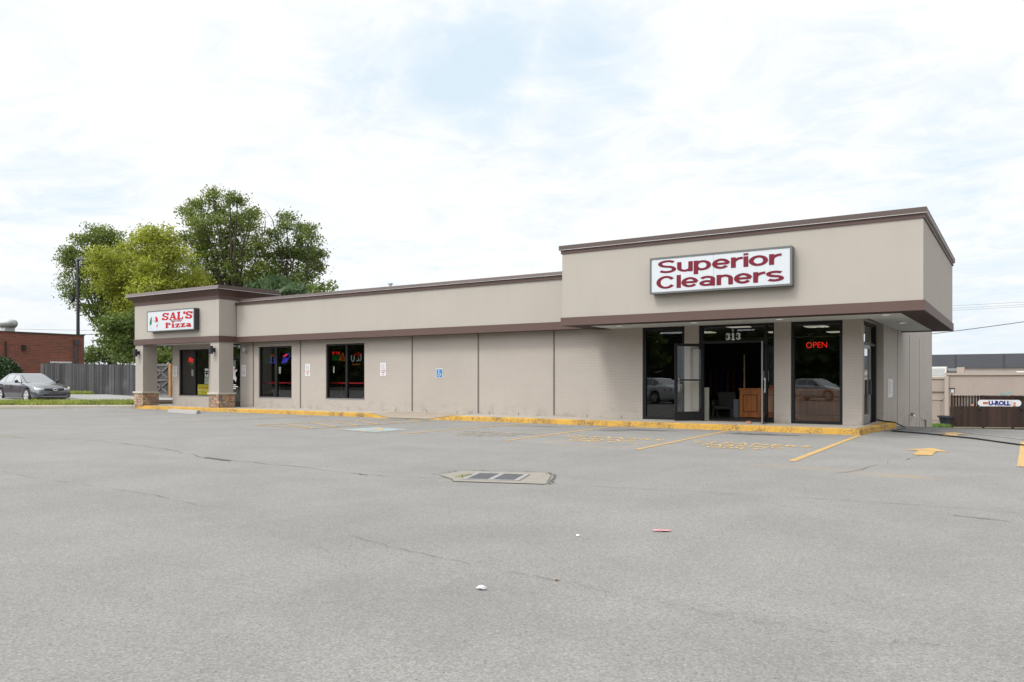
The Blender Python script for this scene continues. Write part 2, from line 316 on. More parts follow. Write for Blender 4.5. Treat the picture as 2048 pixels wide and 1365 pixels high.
M['grate'] = plain('cast_iron_grate', (.10, .10, .108), .6, .2, 8, metallic=.3); M['gframe'] = plain('grate_frame_steel', (.22, .22, .215), .7, .1)

# ------------------------------------------------------------------ lettering (built-in font turned into mesh)
def letters(body, bold=0.0, spacing=1.0, res=3):
    cu = bpy.data.curves.new('lettering_curve', 'FONT'); cu.body = body; cu.offset = bold; cu.space_character = spacing; cu.resolution_u = res; cu.size = 1; cu.fill_mode = 'FRONT'
    ob = bpy.data.objects.new('lettering_curve', cu); COL.objects.link(ob); bpy.context.view_layer.update()
    me = bpy.data.meshes.new_from_object(ob.evaluated_get(bpy.context.evaluated_depsgraph_get()))
    vs = [tuple(v.co) for v in me.vertices]; fs = [tuple(p.vertices) for p in me.polygons]
    bpy.data.objects.remove(ob); bpy.data.curves.remove(cu); bpy.data.meshes.remove(me); return vs, fs
def fit_text(mb, body, org, u, v, W, H, bold=0.0, spacing=1.0, slant=0.0):
    """lettering fitted to the box W x H with its lower left corner at org; u along, v up"""
    org, u, v = Vector(org), Vector(u), Vector(v); vs, fs = letters(body, bold, spacing)
    x0 = min(p[0] for p in vs); x1 = max(p[0] for p in vs); y0 = min(p[1] for p in vs); y1 = max(p[1] for p in vs)
    mb.add([org + u * ((p[0] - x0) / (x1 - x0) * W + slant * (p[1] - y0) / (y1 - y0) * H) + v * ((p[1] - y0) / (y1 - y0) * H) for p in vs], fs); return mb
def pen_glyphs(serif=False):
    A, B = (.150, .082) if not serif else (.18, .09)
    def ell(cx, cz, rx, rz, a0, a1, n=18): return [(cx + rx * cos(radians(a0 + (a1 - a0) * i / n)), cz + rz * sin(radians(a0 + (a1 - a0) * i / n))) for i in range(n + 1)]
    X = .77; G = {}
    def ess(w, h): return [ell(w / 2, h * .735, w / 2 - A, h * .265 - B, 22, 180) + ell(w / 2, h * .735, w / 2 - A, h * .225, 180, 250, 6)[1:] + ell(w / 2, h * .265, w / 2 - A, h * .225, 70, 0, 6) + ell(w / 2, h * .265, w / 2 - A, h * .265 - B, 0, -158)[1:]]
    G['S'] = (1.25, ess(1.25, 1)); G['s'] = (1.08, ess(1.08, X))
    G['C'] = (1.34, [ell(.67, .5, .67 - A, .5 - B, 32, 328, 30)])
    G['o'] = (1.16, [ell(.58, X / 2, .58 - A, X / 2 - B, 0, 360, 32)])
    G['e'] = (1.14, [ell(.57, X / 2, .57 - A, X / 2 - B, 0, 325, 30), [(A, X / 2), (1.14 - A * .6, X / 2)]])
    G['u'] = (1.05, [[(A, X), (A, .32)] + ell(.525, .32, .525 - A, .32 - B, 180, 320, 14)[1:], [(1.05 - A, X), (1.05 - A, 0)]])
    G['n'] = (1.05, [[(A, X), (A, 0)], ell(.525, X - .32, .525 - A, .32 - B, 140, 0, 14) + [(1.05 - A, 0)]])
    G['p'] = (1.14, [[(A, X), (A, -.26)], ell(.57, X / 2, .57 - A, X / 2 - B, 0, 360, 30)])
    G['r'] = (.72, [[(A, X), (A, 0)], ell(.72, .36, .72 - A, X - .36 - B, 180, 88, 12)])
    G['i'] = (.27, [[(A, X), (A, 0)], [(A, 1), (A, .85)]]); G['l'] = (.27, [[(A, 1), (A, 0)]])
    G['a'] = (1.08, [ell(.52, X - .23, .52 - A, .23 - B, 165, 0, 14) + [(1.04 - A, 0)], ell(.5, .225, .5 - A, .225 - B, 0, 360, 24)])
    if serif:
        G['S'] = (1.12, ess(1.12, 1) + [[(1.0, .66), (1.0, .95)], [(.12, .34), (.12, .05)]]); 
        G['A'] = (1.3, [('t', [(.18, 0), (.62, .98)]), [(.66, 1), (1.08, 0)], ('t', [(.34, .33), (.95, .33)]), ('f', [(0, .05), (.44, .05)]), ('f', [(.78, .05), (1.36, .05)])])
        G['L'] = (1.02, [[(.28, 1), (.28, 0)], ('f', [(.02, .95), (.58, .95)]), ('f', [(.02, .05), (1.0, .05)]), ('t', [(.96, .02), (.96, .34)])])
        G["'"] = (.26, [[(.13, 1), (.13, .68)]])
        G['P'] = (1.05, [[(.28, 1), (.28, 0)], ell(.42, .735, .63 - A, .265 - B, 95, -95, 16), ('f', [(.02, .95), (.5, .95)]), ('f', [(.02, .05), (.62, .05)])])
        G['i'] = (.56, [[(.28, .70), (.28, 0)], ('f', [(.02, .66), (.3, .66)]), ('f', [(.0, .05), (.56, .05)]), [(.28, 1.02), (.28, .84)]])
        G['z'] = (.86, [('f', [(.06, .66), (.84, .66)]), [(.66, .66), (.2, .05)], ('f', [(.02, .05), (.86, .05)]), ('t', [(.09, .5), (.09, .68)]), ('t', [(.82, .02), (.82, .24)])])
        G['a'] = (.92, [ell(.42, .50, .44 - A, .21 - B, 165, 0, 12) + [(.72, 0)], ell(.40, .20, .40 - A, .20 - B, 0, 360, 20), ('f', [(.62, .05), (.96, .05)])])
        G['3'] = (.92, [ell(.44, .735, .46 - A, .265 - B, 158, -88, 18), ell(.44, .275, .48 - A, .275 - B, 88, -160, 18), ('f', [(.10, .66), (.22, .66)]), ('f', [(.06, .33), (.2, .33)])]); G['1'] = (.74, [[(.37, 1), (.37, 0)], ('f', [(.06, .05), (.70, .05)]), ('f', [(.06, .80), (.37, .93)])])
    return G, A, B
def pen_text(body, org, u, v, W, H, n, serif=False, gap=.055, k=1.0):
    """heavy sign letters drawn with a broad pen; one mesh per word, strokes stacked a hair apart"""
    G, A, B = pen_glyphs(serif); org, u, v, n = map(Vector, (org, u, v, n)); tot = sum(G[c][0] + gap for c in body) - gap; sx = W / tot; x = 0; mb = MB(); d = 0
    for c in body:
        for st in G[c][1]:
            a, b = A * k, B * k
            if isinstance(st, tuple): a, b = {'t': (.085, .08), 'f': (.09, .075)}[st[0]]; st = st[1]
            d += .0004; L = []; P = st
            for i, p in enumerate(P):
                q0, q1 = P[max(i - 1, 0)], P[min(i + 1, len(P) - 1)]
                if abs(P[0][0] - P[-1][0]) + abs(P[0][1] - P[-1][1]) < 1e-6 and i in (0, len(P) - 1): q0, q1 = P[-2], P[1]
                t = Vector((q1[0] - q0[0], q1[1] - q0[1])); t.normalize(); L.append(((p[0] - t.y * a, p[1] + t.x * b), (p[0] + t.y * a, p[1] - t.x * b)))
            pts = [q for l in L for q in l]
            mb.add([org + u * ((x + q[0]) * sx) + v * (q[1] * H) + n * d for q in pts], [(2 * i, 2 * i + 1, 2 * i + 3, 2 * i + 2) for i in range(len(P) - 1)])
        x += G[c][0] + gap
    return mb
XU, ZU, YU = Vector((1, 0, 0)), Vector((0, 0, 1)), Vector((0, 1, 0))

# ------------------------------------------------------------------ terrain
KA = Vector((-31.6, -1.2, 0)); KN = Vector((-.63, .777, 0)).normalized(); KT = Vector((-.777, -.63, 0)).normalized()
def lerp(x, pts):
    if x <= pts[0][0]: return pts[0][1]
    for (a, b), (c, d) in zip(pts, pts[1:]):
        if x <= c: return b + (d - b) * (x - a) / (c - a)
    return pts[-1][1]
def sdist(x, y): return (Vector((x, y, 0)) - KA).dot(KN)
def height(x, y):
    zr = lerp(y, [(2, 0), (4, -.05), (17.3, -.8), (28, -1.5), (31, -1.72), (47, -2.2), (60, -2.25)]); zl = lerp(sdist(x, y), [(0, 0), (.25, .13), (15, .60), (40, .9)])
    w = min(1, max(0, (-x - 14) / 14)); zl = zl if x < -24 and y > -14 else 0
    if x > -24: return zr * (1 - w)
    return zr * (1 - w) * 0 + zl
def grid(name, mat, xs, ys, dz, skip=None):
    m = MB(); nx = len(xs); vs = [(x, y, height(x, y) + dz) for y in ys for x in xs]
    fs = [(j * nx + i, j * nx + i + 1, (j + 1) * nx + i + 1, (j + 1) * nx + i) for j in range(len(ys) - 1) for i in range(nx - 1)
          if not (skip and skip((xs[i] + xs[i + 1]) / 2, (ys[j] + ys[j + 1]) / 2))]
    m.add(vs, fs); return m.build(name, mat, smooth=True)
def fr(a, b, s):
    n = max(1, int(round((b - a) / s))); return [a + (b - a) * i / n for i in range(n + 1)]
structure(grid('ground', M['dirt'], [-420, -200, -110] + fr(-80, -24, 2) + fr(-22, 46, 4) + [90, 180, 420], [-420, -200, -100, -50] + fr(-20, 60, 2) + [100, 200, 420], -.06))
def lot_skip(x, y):
    return (x < -31.4 and sdist(x, y) > -.05 and y > -30 and x < -24) or (x < 0 and y > 0) or (y > 33) or (x < -24 and y > -1.0)
lx = fr(-75, -32, 1.0) + fr(-31, 3, 1.0) + fr(4, 40, 2)
parking = MB()
def addlot():
    xs = fr(-80, 40, .8); ys = fr(-70, 36, .8); nx = len(xs)
    vs = [(x, y, height(x, y) if sdist(x, y) > .3 or x > -24 else 0) for y in ys for x in xs]
    fs = []
    for j in range(len(ys) - 1):
        for i in range(nx - 1):
            x, y = (xs[i] + xs[i + 1]) / 2, (ys[j] + ys[j + 1]) / 2
            if x < .1 and y > .3: continue
            if sdist(x, y) > .6 and x < -29 : continue
            fs.append((j * nx + i, j * nx + i + 1, (j + 1) * nx + i + 1, (j + 1) * nx + i))
    parking.add(vs, fs)
addlot(); structure(parking.build('parking_lot', M['asphalt'], smooth=True))

# left: concrete kerb, grass strip, pale drive behind it
def kpt(t, s, z): p = KA + KT * t + KN * s; return (p.x, p.y, z)
kb = MB()
ts = [-1.5 + i * 1.5 for i in range(40)]
prof = [(-.02, -.03), (0, .12), (.05, .15), (.30, .16), (.30, -.05)]
for i in range(len(ts) - 1):
    for (s0, z0), (s1, z1) in zip(prof, prof[1:]):
        kb.quad(kpt(ts[i], s0, z0), kpt(ts[i + 1] - .015, s0, z0), kpt(ts[i + 1] - .015, s1, z1), kpt(ts[i], s1, z1))
structure(kb.build('kerb', M['kerbc']))
def strip(name, mat, t0, t1, s0, s1, dz, nt=30, ns=8):
    m = MB(); vs = []; 
    for j in range(ns + 1):
        for i in range(nt + 1):
            p = KA + KT * (t0 + (t1 - t0) * i / nt) + KN * (s0 + (s1 - s0) * j / ns); vs.append((p.x, p.y, lerp(sdist(p.x, p.y), [(0, 0), (.25, .13), (15, .60), (40, .9)]) + dz))
    m.add(vs, [(j * (nt + 1) + i, j * (nt + 1) + i + 1, (j + 1) * (nt + 1) + i + 1, (j + 1) * (nt + 1) + i) for j in range(ns) for i in range(nt)])
    return m.build(name, mat, smooth=True)
structure(strip('pavement', M['pave'], -8, 60, 2.5, 10.5, .02))
structure(strip('verge', M['dirt'], .1, 60, .28, 2.7, .035))
# drive kerb behind the grass, right of the car, face shadow painted into its brown
dk = MB()
for i in range(5):
    a = 1.0 - 1.5 * i; b = a - 1.48
    p = [kpt(a, 2.6, .15), kpt(b, 2.6, .15), kpt(b, 2.6, .33), kpt(a, 2.6, .33)]; dk.prism(p, KN * .2)
structure(dk.build('drive_kerb', plain('shaded_kerb', (.10, .075, .06), .9, .2)))
def blades(name, n, region, hmin, hmax, mat, wd=.012):
    vs = []; fs = []
    for i in range(n):
        x, y, z = region(); h = random.uniform(hmin, hmax); a = random.uniform(0, pi * 2); l = random.uniform(0, .6) * h; k = len(vs)
        dx, dy = cos(a) * wd, sin(a) * wd
        vs += [(x - dx, y - dy, z), (x + dx, y + dy, z), (x - dy / wd * l, y + dx / wd * l, z + h)]; fs.append((k, k + 1, k + 2))
    me = bpy.data.meshes.new(name); me.from_pydata(vs, [], fs); me.materials.append(mat); o = bpy.data.objects.new(name, me); COL.objects.link(o); return o
def reg_verge():
    t = random.uniform(.1, 26); s = random.uniform(.32, 2.6); p = KA + KT * t + KN * s
    return p.x, p.y, lerp(s, [(0, 0), (.25, .13), (15, .60)]) + .03
stuff(blades('grass', 26000, reg_verge, .07, .22, M['grass'], .022))
def reg_right():
    p = far(random.uniform(1852, 1900), 850, random.uniform(40, 52)); return p.x, p.y, height(p.x, p.y) - .05
stuff(blades('weeds', 7000, reg_right, .12, .42, leaf_mat('weed_leaf', (.12, .2, .04), (.18, .26, .07)), .03))
def reg_fence():
    return random.uniform(-51, -43.5), random.uniform(3.0, 3.5), height(-44, 3.3) + random.uniform(-.05, .05)
stuff(blades('fence_grass', 3500, reg_fence, .05, .22, M['grass'], .02))

# ------------------------------------------------------------------ sidewalk and yellow kerbs
def kerb_y(x): return -1.65 + (.22 - x) / 31.6 * .33
def kz(x):  # kerb top along the front, dropping at the ramp
    return lerp(x, [(-16.1, .15), (-15.2, .015), (-13.4, .015), (-12.4, .15)])
sw = MB(); xs = fr(-31.2, -16.1, 1.5) + [-15.2, -14.3, -13.4] + fr(-12.4, 0, 1.4)
for a, b in zip(xs, xs[1:]):
    sw.quad((a, kerb_y(a) + .15, kz(a) + .002), (b, kerb_y(b) + .15, kz(b) + .002), (b, .02, .15), (a, .02, .15)) if not (-16.2 < a and b < -12.3) else None
sw.quad((-31.4, .02, .15), (-30.24, .02, .15), (-30.24, 4, .15), (-31.4, 4, .15))
sw.poly([(0, kerb_y(0) + .15, .152), (.07, -1.5, .152), (.16, 0, .152), (.30, 2.6, .152), (.0, 2.8, .152)])
structure(sw.build('sidewalk', M['conc']))
rp = MB()
for a, b in zip([-16.1, -15.2, -14.3, -13.4], [-15.2, -14.3, -13.4, -12.4]):
    rp.quad((a, kerb_y(a) + .02, kz(a) - .0), (b, kerb_y(b) + .02, kz(b) - .0), (b, .02, .15), (a, .02, .15))
structure(rp.build('kerb_ramp', M['ramp']))
def kerb_run(name, xs):
    m = MB()
    for a, b in zip(xs, xs[1:]):
        b2 = b - .008; ya, yb = kerb_y(a), kerb_y(b); za, zb = kz(a), kz(b)
        m.quad((a, ya, -.02), (b2, yb, -.02), (b2, yb + .02, zb - .02), (a, ya + .02, za - .02))
        m.quad((a, ya + .02, za - .02), (b2, yb + .02, zb - .02), (b2, yb + .045, zb), (a, ya + .045, za))
        m.quad((a, ya + .045, za), (b2, yb + .045, zb), (b2, yb + .155, zb + .004), (a, ya + .155, za + .004))
    return structure(m.build(name, M['kerby']))
kerb_run('yellow_kerb', fr(-31.2, -16.1, 1.9) + [-15.9, -15.55, -15.2]); kerb_run('yellow_kerb', [-13.4, -13.05, -12.7, -12.4] + fr(-12.0, .22, 2.4))
ks = MB(); e = [(.22, -1.65), (.34, 0), (.50, 1.4), (.57, 2.1), (.17, 3.05)]
for (ax, ay), (bx, by) in zip(e, e[1:]):
    ks.quad((ax, ay, -.12), (bx, by, -.12), (bx - .02, by, .13), (ax - .02, ay, .13)); ks.quad((ax - .02, ay, .13), (bx - .02, by, .13), (bx - .05, by, .156), (ax - .05, ay, .156))
ks.poly([(.17, -1.5, .156), (.29, 0, .156), (.45, 1.4, .156), (.52, 2.1, .156), (.17, 2.9, .156), (.165, 0, .156), (.07, -1.5, .156)])
structure(ks.build('yellow_kerb', M['kerby']))

# ------------------------------------------------------------------ road markings
def flat(name, mat, polys, z=.006):
    m = MB()
    for p in polys: m.poly([(x, y, (height(x, y) if x > -24 else 0) + z) for x, y in p])
    return structure(m.build(name, mat))
def line(x0, y0, x1, y1, w):
    d = Vector((x1 - x0, y1 - y0)).normalized(); n = Vector((-d.y, d.x)) * w / 2; k = 6; out = []
    for i in range(k):
        a = Vector((x0, y0)).lerp(Vector((x1, y1)), i / k); b = Vector((x0, y0)).lerp(Vector((x1, y1)), (i + 1) / k); out.append([a - n, b - n, b + n, a + n])
    return [[(q.x, q.y) for q in r] for r in out]
flat('painted_line', M['line'], sum([line(-9.42, -7.39, -9.28, -1.75, .10), line(-6.05, -7.75, -6.36, -1.72, .11), line(-2.73, -8.2, -2.99, -1.72, .11), line(.30, -8.75, .20, -1.72, .12)], []))
flat('painted_line', M['faint'], sum([line(-18.7, -7.0, -18.5, -1.6, .09), line(-21.8, -7.0, -21.7, -1.6, .08), line(-24.9, -7, -24.9, -1.6, .08)], []))
hx = [line(-15.55, -6.95, -12.9, -7.05, .09), line(-15.55, -6.95, -14.7, -2.0, .09), line(-12.95, -7.05, -12.6, -2.1, .09), line(-15.45, -5.98, -12.93, -7.0, .09), line(-15.25, -5.1, -12.8, -6.25, .09), line(-15.05, -4.3, -12.7, -5.45, .09), line(-14.9, -3.4, -12.6, -4.7, .09), line(-14.8, -2.6, -12.65, -3.6, .09), line(-13.9, -2.0, -12.62, -2.75, .09), line(-14.7, -2.0, -12.6, -2.1, .07)]
flat('painted_line', M['line'], sum(hx, []), .007)
sq = [(-12.0, -7.15), (-10.3, -7.4), (-10.25, -5.95), (-11.8, -5.75)]
flat('painted_square', M['faint'], [sq], .005)
cx, cy = sum(p[0] for p in sq) / 4, sum(p[1] for p in sq) / 4
flat('painted_square', M['blue'], [[(cx + (x - cx) * .86, cy + (y - cy) * .86) for x, y in sq]], .009)
sy = MB(); 
for k in range(14):
    a0, a1 = -2.6 + k * .32, -2.6 + (k + 1) * .32
    sy.poly([(cx + .02 + r * cos(a), cy - .2 + r * sin(a), .013) for r, a in ((.33, a0), (.33, a1), (.24, a1), (.24, a0))])
sy.poly([(cx - .1, cy + .25, .014), (cx, cy + .25, .014), (cx + .02, cy - .05, .014), (cx - .08, cy - .05, .014)]); sy.poly([(cx - .12 + .09 * cos(a * .63), cy + .38 + .09 * sin(a * .63), .014) for a in range(10)])
sy.poly([(cx - .05, cy + .08, .015), (cx + .25, cy + .08, .015), (cx + .25, cy, .015), (cx - .05, cy, .015)])
structure(sy.build('wheelchair_marking', M['stencil']))
for x in (-8.65, -5.5, -2.35):
    m = MB(); fit_text(m, 'CLEANERS', (x - .1, -5.95, .008), XU, YU, 2.4, .40, .0, 1.15); fit_text(m, 'PARKING', (x + .3, -6.5, .008), XU, YU, 1.6, .34, 0, 1.1); fit_text(m, 'ONLY', (x + .55, -7.0, .008), XU, YU, 1.1, .32, 0, 1.1)
    structure(m.build('stencilled_words', M['stencil'] if x > -8 else M['faint']))
def arrow(x, y, k=1.0):
    return [[(x - .15 * k, y - .9), (x + .15 * k, y - .9), (x + .15 * k, y + .1), (x - .15 * k, y + .1)], [(x - .37 * k, y + .1), (x + .37 * k, y + .05), (x, y + .85)]]
flat('painted_arrow', M['line'], arrow(2.0, -5.55), .008); flat('painted_arrow', M['line'], arrow(2.06, -.1, .9), .012)
flat('painted_stripe', M['line'], [[(3.42, -7.7), (3.95, -7.7), (3.98, -5), (3.45, -5)], [(3.45, -5), (3.98, -5), (4.0, -1.9), (3.47, -1.9)]], .008)
flat('asphalt_seam', M['wline'], sum([line(.8, 1.9, 2.3, .95, .06), line(2.3, .95, 3.6, -1.2, .07), line(3.6, -1.2, 7, -6, .07)], []), .010)
def crack(name, pts, w, jit=.03, parts=7, z=.008, gaps=0.0):
    m = MB(); out = []; w *= .55
    for (a, b) in zip(pts, pts[1:]):
        for i in range(parts): out.append((a[0] + (b[0] - a[0]) * i / parts + random.gauss(0, jit), a[1] + (b[1] - a[1]) * i / parts + random.gauss(0, jit)))
    out.append(pts[-1]); ws = [w * random.uniform(.25, 1.4) for _ in out]
    for i in range(len(out) - 1):
        if random.random() < gaps: continue
        a, b = Vector(out[i]), Vector(out[i + 1]); d = (b - a).normalized(); n = Vector((-d.y, d.x)); p = [a - n * ws[i] / 2, b - n * ws[i + 1] / 2, b + n * ws[i + 1] / 2, a + n * ws[i] / 2]
        m.poly([(q.x, q.y, z) for q in p])
    return structure(m.build(name, M['crack']))
crack('pavement_crack', [(-17.1, -13.1), (-15.5, -13.2), (-13.6, -12.7), (-10.5, -13.1), (-8.23, -13.75), (-5.83, -13.82), (-4.46, -13.98), (-3.6, -13.85), (-3.1, -13.63)], .022, .03, 8)
crack('pavement_crack', [(-8.35, -13.7), (-7.5, -13.85)], .16, .02, 8, .009); crack('pavement_crack', [(-4.55, -13.97), (-4.25, -14.0)], .05, .01, 5, .009)
crack('pavement_crack', [(-1.63, -13.4), (-.34, -13.15), (1.37, -12.86), (2.66, -12.64), (3.5, -12.69), (6.5, -12.5)], .014, .02, 8)
crack('pavement_crack', [(-8.99, -16.66), (-6.65, -16.74), (-5.08, -16.76), (-3.8, -16.95)], .014, .02, 8, gaps=.35)
crack('pavement_crack', [(-2.8, -17.0), (-1.9, -17.07), (-.78, -17.36), (.37, -17.49), (1.22, -17.59), (1.91, -17.69), (2.57, -17.68), (3.06, -17.6), (3.9, -17.55)], .008, .014, 9, gaps=.3)
crack('pavement_crack', [(-3.6, -17.5), (-2.2, -17.4), (-1.2, -17.7), (-.5, -18.1)], .005, .012, 9, gaps=.55)
crack('pavement_crack', [(1.3, -12.86), (1.9, -13.6), (2.6, -14.0)], .008, .02, 7, gaps=.3); crack('pavement_crack', [(2.9, -13.2), (3.4, -13.3)], .03, .008, 4)
crack('pavement_crack', [(1.2, -10.2), (1.8, -7.5), (2.2, -5.6)], .02, .06, 7, gaps=.3)
crack('pavement_crack', [(-.3, -18.95), (.6, -18.2)], .006, .01, 8, gaps=.4)

# storm drain
dr = thing('storm_drain', 'two steel grates in a broken concrete collar sunk in the asphalt', 'drain', (-2.6, -13.2, 0))
ap = MB(); ap.poly([(-3.42, -13.42, .010), (-3.40, -12.86, .010), (-3.1, -12.75, .010), (-2.28, -12.42, .010), (-2.05, -12.62, .010), (-1.64, -13.46, .010), (-2.8, -13.88, .010), (-2.95, -13.72, .010)])
ap.build('collar', plain('drain_concrete', (.205, .187, .158), .9, .25, 5, .5, 60), dr)
gu = Vector((.94, .34, 0)).normalized(); gv = Vector((-.34, .94, 0)).normalized(); gc = Vector((-2.57, -13.22, .016))
fm = MB()
for sx in (-.36, 0, .36): fm.obox(gc + gu * sx, gu * .035, gv * .345, (0, 0, .006))
for sy_ in (-.345, .345): fm.obox(gc + gv * sy_ - Vector((0, 0, .001)), gu * .395, gv * .02, (0, 0, .0055))
fm.build('frame', M['gframe'], dr)
for s in (-.18, .18):
    g = MB(); g.obox(gc + gu * s - Vector((0, 0, .004)), gu * .145, gv * .325, (0, 0, .001))
    for k in range(11): g.obox(gc + gu * s + gv * (-.30 + .06 * k), gu * .145, gv * .016, (0, 0, .006))
    for k in (-1, 0, 1): g.obox(gc + gu * (s + k * .09) + Vector((0, 0, .001)), gu * .008, gv * .27, (0, 0, .006))
    g.build('grate', M['grate'], dr)
crack('pavement_crack', [(-3.48, -13.45), (-3.46, -12.88), (-3.15, -12.7), (-2.25, -12.36), (-2.0, -12.58), (-1.6, -13.45)], .045, .025, 12, .013)
crack('pavement_crack', [(-3.3, -13.5), (-2.95, -13.75), (-2.8, -13.9)], .022, .01, 6, .013)
stuff(blades('drain_weeds', 90, lambda: (-2.98 + random.uniform(-.06, .06), -13.38 + random.uniform(-.15, .12), .012), .01, .04, M['grass'], .006))

# ------------------------------------------------------------------ the shop building
B = thing('shop_building', 'long beige single storey strip of shops with brown trim and a deep corner canopy', 'building', (-15, 4, 0))
def wall_x(mb, y, t, x0, x1, z0, z1, ops):
    xs = sorted({x0, x1, *[o[0] for o in ops], *[o[1] for o in ops]}); zs = sorted({z0, z1, *[o[2] for o in ops], *[o[3] for o in ops]})
    inside = lambda x, z: any(o[0] < x < o[1] and o[2] < z < o[3] for o in ops)
    for a, b in zip(xs, xs[1:]):
        for c, d in zip(zs, zs[1:]):
            if inside((a + b) / 2, (c + d) / 2): continue
            mb.quad((a, y, c), (b, y, c), (b, y, d), (a, y, d)); mb.quad((a, y + t, c), (a, y + t, d), (b, y + t, d), (b, y + t, c))
    for a, b, c, d in ops:
        mb.quad((a, y, c), (a, y + t, c), (a, y + t, d), (a, y, d)); mb.quad((b, y, c), (b, y, d), (b, y + t, d), (b, y + t, c))
        mb.quad((a, y, d), (a, y + t, d), (b, y + t, d), (b, y, d)); mb.quad((a, y, c), (b, y, c), (b, y + t, c), (a, y + t, c))
    for x in (x0, x1): mb.quad((x, y, z0), (x, y + t, z0), (x, y + t, z1), (x, y, z1))
ZT = 2.95
OPS = [(-29.73, -27.48, .59, 2.76), (-26.05, -25.25, .15, 2.93), (-24.02, -21.94, .58, 2.77), (-19.92, -17.8, .58, 2.78), (-6.2, -4.86, .15, 2.94), (-4.42, -2.26, .15, 2.94), (-1.81, -.48, .15, 2.94)]
w = MB(); wall_x(w, 0, .2, -30.24, 0, -.05, 3.0, OPS); w.build('front_wall', M['pbrick'], B)
w = MB(); w.box(-30.24, -30.04, .2, 17.3, -.05, 4.4); w.build('end_wall', M['cream'], B)
w = MB()  # side wall: opening for the side door then the long brick wall standing 16 cm proud
w.box(-.2, 0, .2, .25, -.1, 3.0); w.box(-.2, .16, 2.62, 17.3, -1.6, 4.4); w.box(-.2, 0, .25, 2.62, 2.93, 3.0); w.build('side_wall', M['pbrick'], B)
w = MB(); w.box(-30.04, -.2, 17.1, 17.3, -1.6, 4.4); w.build('rear_wall', M['pbrick'], B)
w = MB(); w.box(-30.0, -8.0, -.2, 17.0, 4.2, 4.32); w.build('roof', plain('flat_roof_gravel', (.22, .21, .2), .95, .15, 3), B)
# low parapet over the plain wall
LY = -.45
w = MB(); w.box(-24.9, -7.8, LY, -.15, 3.0, 4.62); w.build('parapet', M['stucco'], B)
w = MB(); w.box(-24.96, -7.8, LY - .035, -.02, 2.955, 3.20); w.build('parapet_band', M['brown'], B)
w = MB(); w.box(-24.96, -7.8, LY - .05, -.1, 4.57, 4.68); w.build('coping_board', M['brown'], B)
w = MB(); 
for a, b in zip(fr(-24.7, -7.8, 3.0), fr(-24.7, -7.8, 3.0)[1:]):
    w.prism([(a, LY - .10, 4.695), (a, LY - .07, 4.80), (a, -.05, 4.82), (a, -.05, 4.695)], (b - a - .008, 0, 0))
w.build('coping', M['brown2'], B)
w = MB(); w.box(-24.7, -7.8, LY - .105, LY - .06, 4.681, 4.693); w.build('drip_edge', M['drip'], B)
# corner canopy
CX0, CX1, CY0, CY1 = -7.8, 1.62, -2.14, 6.9
w = MB(); t = .2
for a in ((CX0, CX1, CY0, CY0 + t), (CX0, CX1, CY1 - t, CY1), (CX0, CX0 + t, CY0 + t, CY1 - t), (CX1 - t, CX1, CY0 + t, CY1 - t)): w.box(*a, 3.0, 5.06)
w.box(CX0 + t, CX1 - t, CY0 + t, CY1 - t, 4.7, 4.8)
w.build('canopy', M['stucco'], B)
def ring(mb, x0, x1, y0, y1, tk, z0, z1):
    mb.box(x0, x1, y0, y0 + tk, z0, z1); mb.box(x0, x1, y1 - tk, y1, z0, z1); mb.box(x0, x0 + tk, y0 + tk, y1 - tk, z0, z1); mb.box(x1 - tk, x1, y0 + tk, y1 - tk, z0, z1)
p = .035
w = MB(); ring(w, CX0 - p, CX1 + p, CY0 - p, CY1 + p, .30, 2.935, 3.17); w.build('canopy_band', M['brown'], B)
w = MB(); ring(w, CX0 + .01, CX1 - .0, CY0 + .0, CY1 - .0, .52, 2.930, 2.9345); w.build('canopy_underside', M['under'], B)
w = MB(); w.box(CX0 + .53, CX1 - .53, CY0 + .53, -.003, 2.945, 2.96); w.box(.165, CX1 - .53, -.003, CY1 - .53, 2.945, 2.96); w.build('canopy_soffit', M['soffit'], B)
w = MB(); ring(w, CX0 - .03, CX1 + .03, CY0 - .03, CY1 + .03, .24, 5.04, 5.14); w.build('coping_board', M['brown'], B)
w = MB(); ring(w, CX0 - .075, CX1 + .075, CY0 - .075, CY1 + .075, .32, 5.152, 5.275); w.build('coping', M['brown2'], B)
w = MB(); ring(w, CX0 - .08, CX1 + .08, CY0 - .08, CY1 + .08, .30, 5.14, 5.152); w.build('drip_edge', M['drip'], B)
for x, y in ((-1.81, -1.2), (.74, -1.25), (.72, 1.98), (-4.11, -1.25), (-6.4, -1.2)):
    m = MB(); m.lathe((x, y, 2.925), [(.13, .02), (.13, 0), (.10, 0), (.10, .012)], 20); d = m.build('downlight', M['white'], B); g = MB(); g.lathe((x, y, 2.931), [(.095, 0), (.095, .004)], 20); g.build('lens', M['lampglow'], d)
# pizza portico
PX0, PX1, PY = -31.21, -24.96, -1.3
w = MB(); w.box(PX0, PX1, PY, PY + .2, 3.0, 4.82); w.box(PX1 - .2, PX1, PY + .2, LY + .3, 3.0, 4.82); w.box(PX0, PX0 + .2, PY + .2, 1.2, 3.0, 4.82); w.build('portico', M['stucco'], B)
w = MB(); w.box(PX0 - .035, PX1 + .035, PY - .035, PY + .25, 2.97, 3.22); w.box(PX1 - .22, PX1 + .035, PY + .25, LY - .04, 2.97, 3.22); w.box(PX0 - .035, PX0 + .22, PY + .25, 1.2, 2.97, 3.22); w.build('portico_band', M['brown'], B)
w = MB(); w.box(PX0 + .22, PX1 - .22, PY + .25, -.003, 2.985, 3.0); w.build('portico_soffit', M['soffit'], B)
e = .28; w = MB()
def ringz(x0, x1, y0, y1, z): return [(x0, y0, z), (x1, y0, z), (x1, y1, z), (x0, y1, z)]
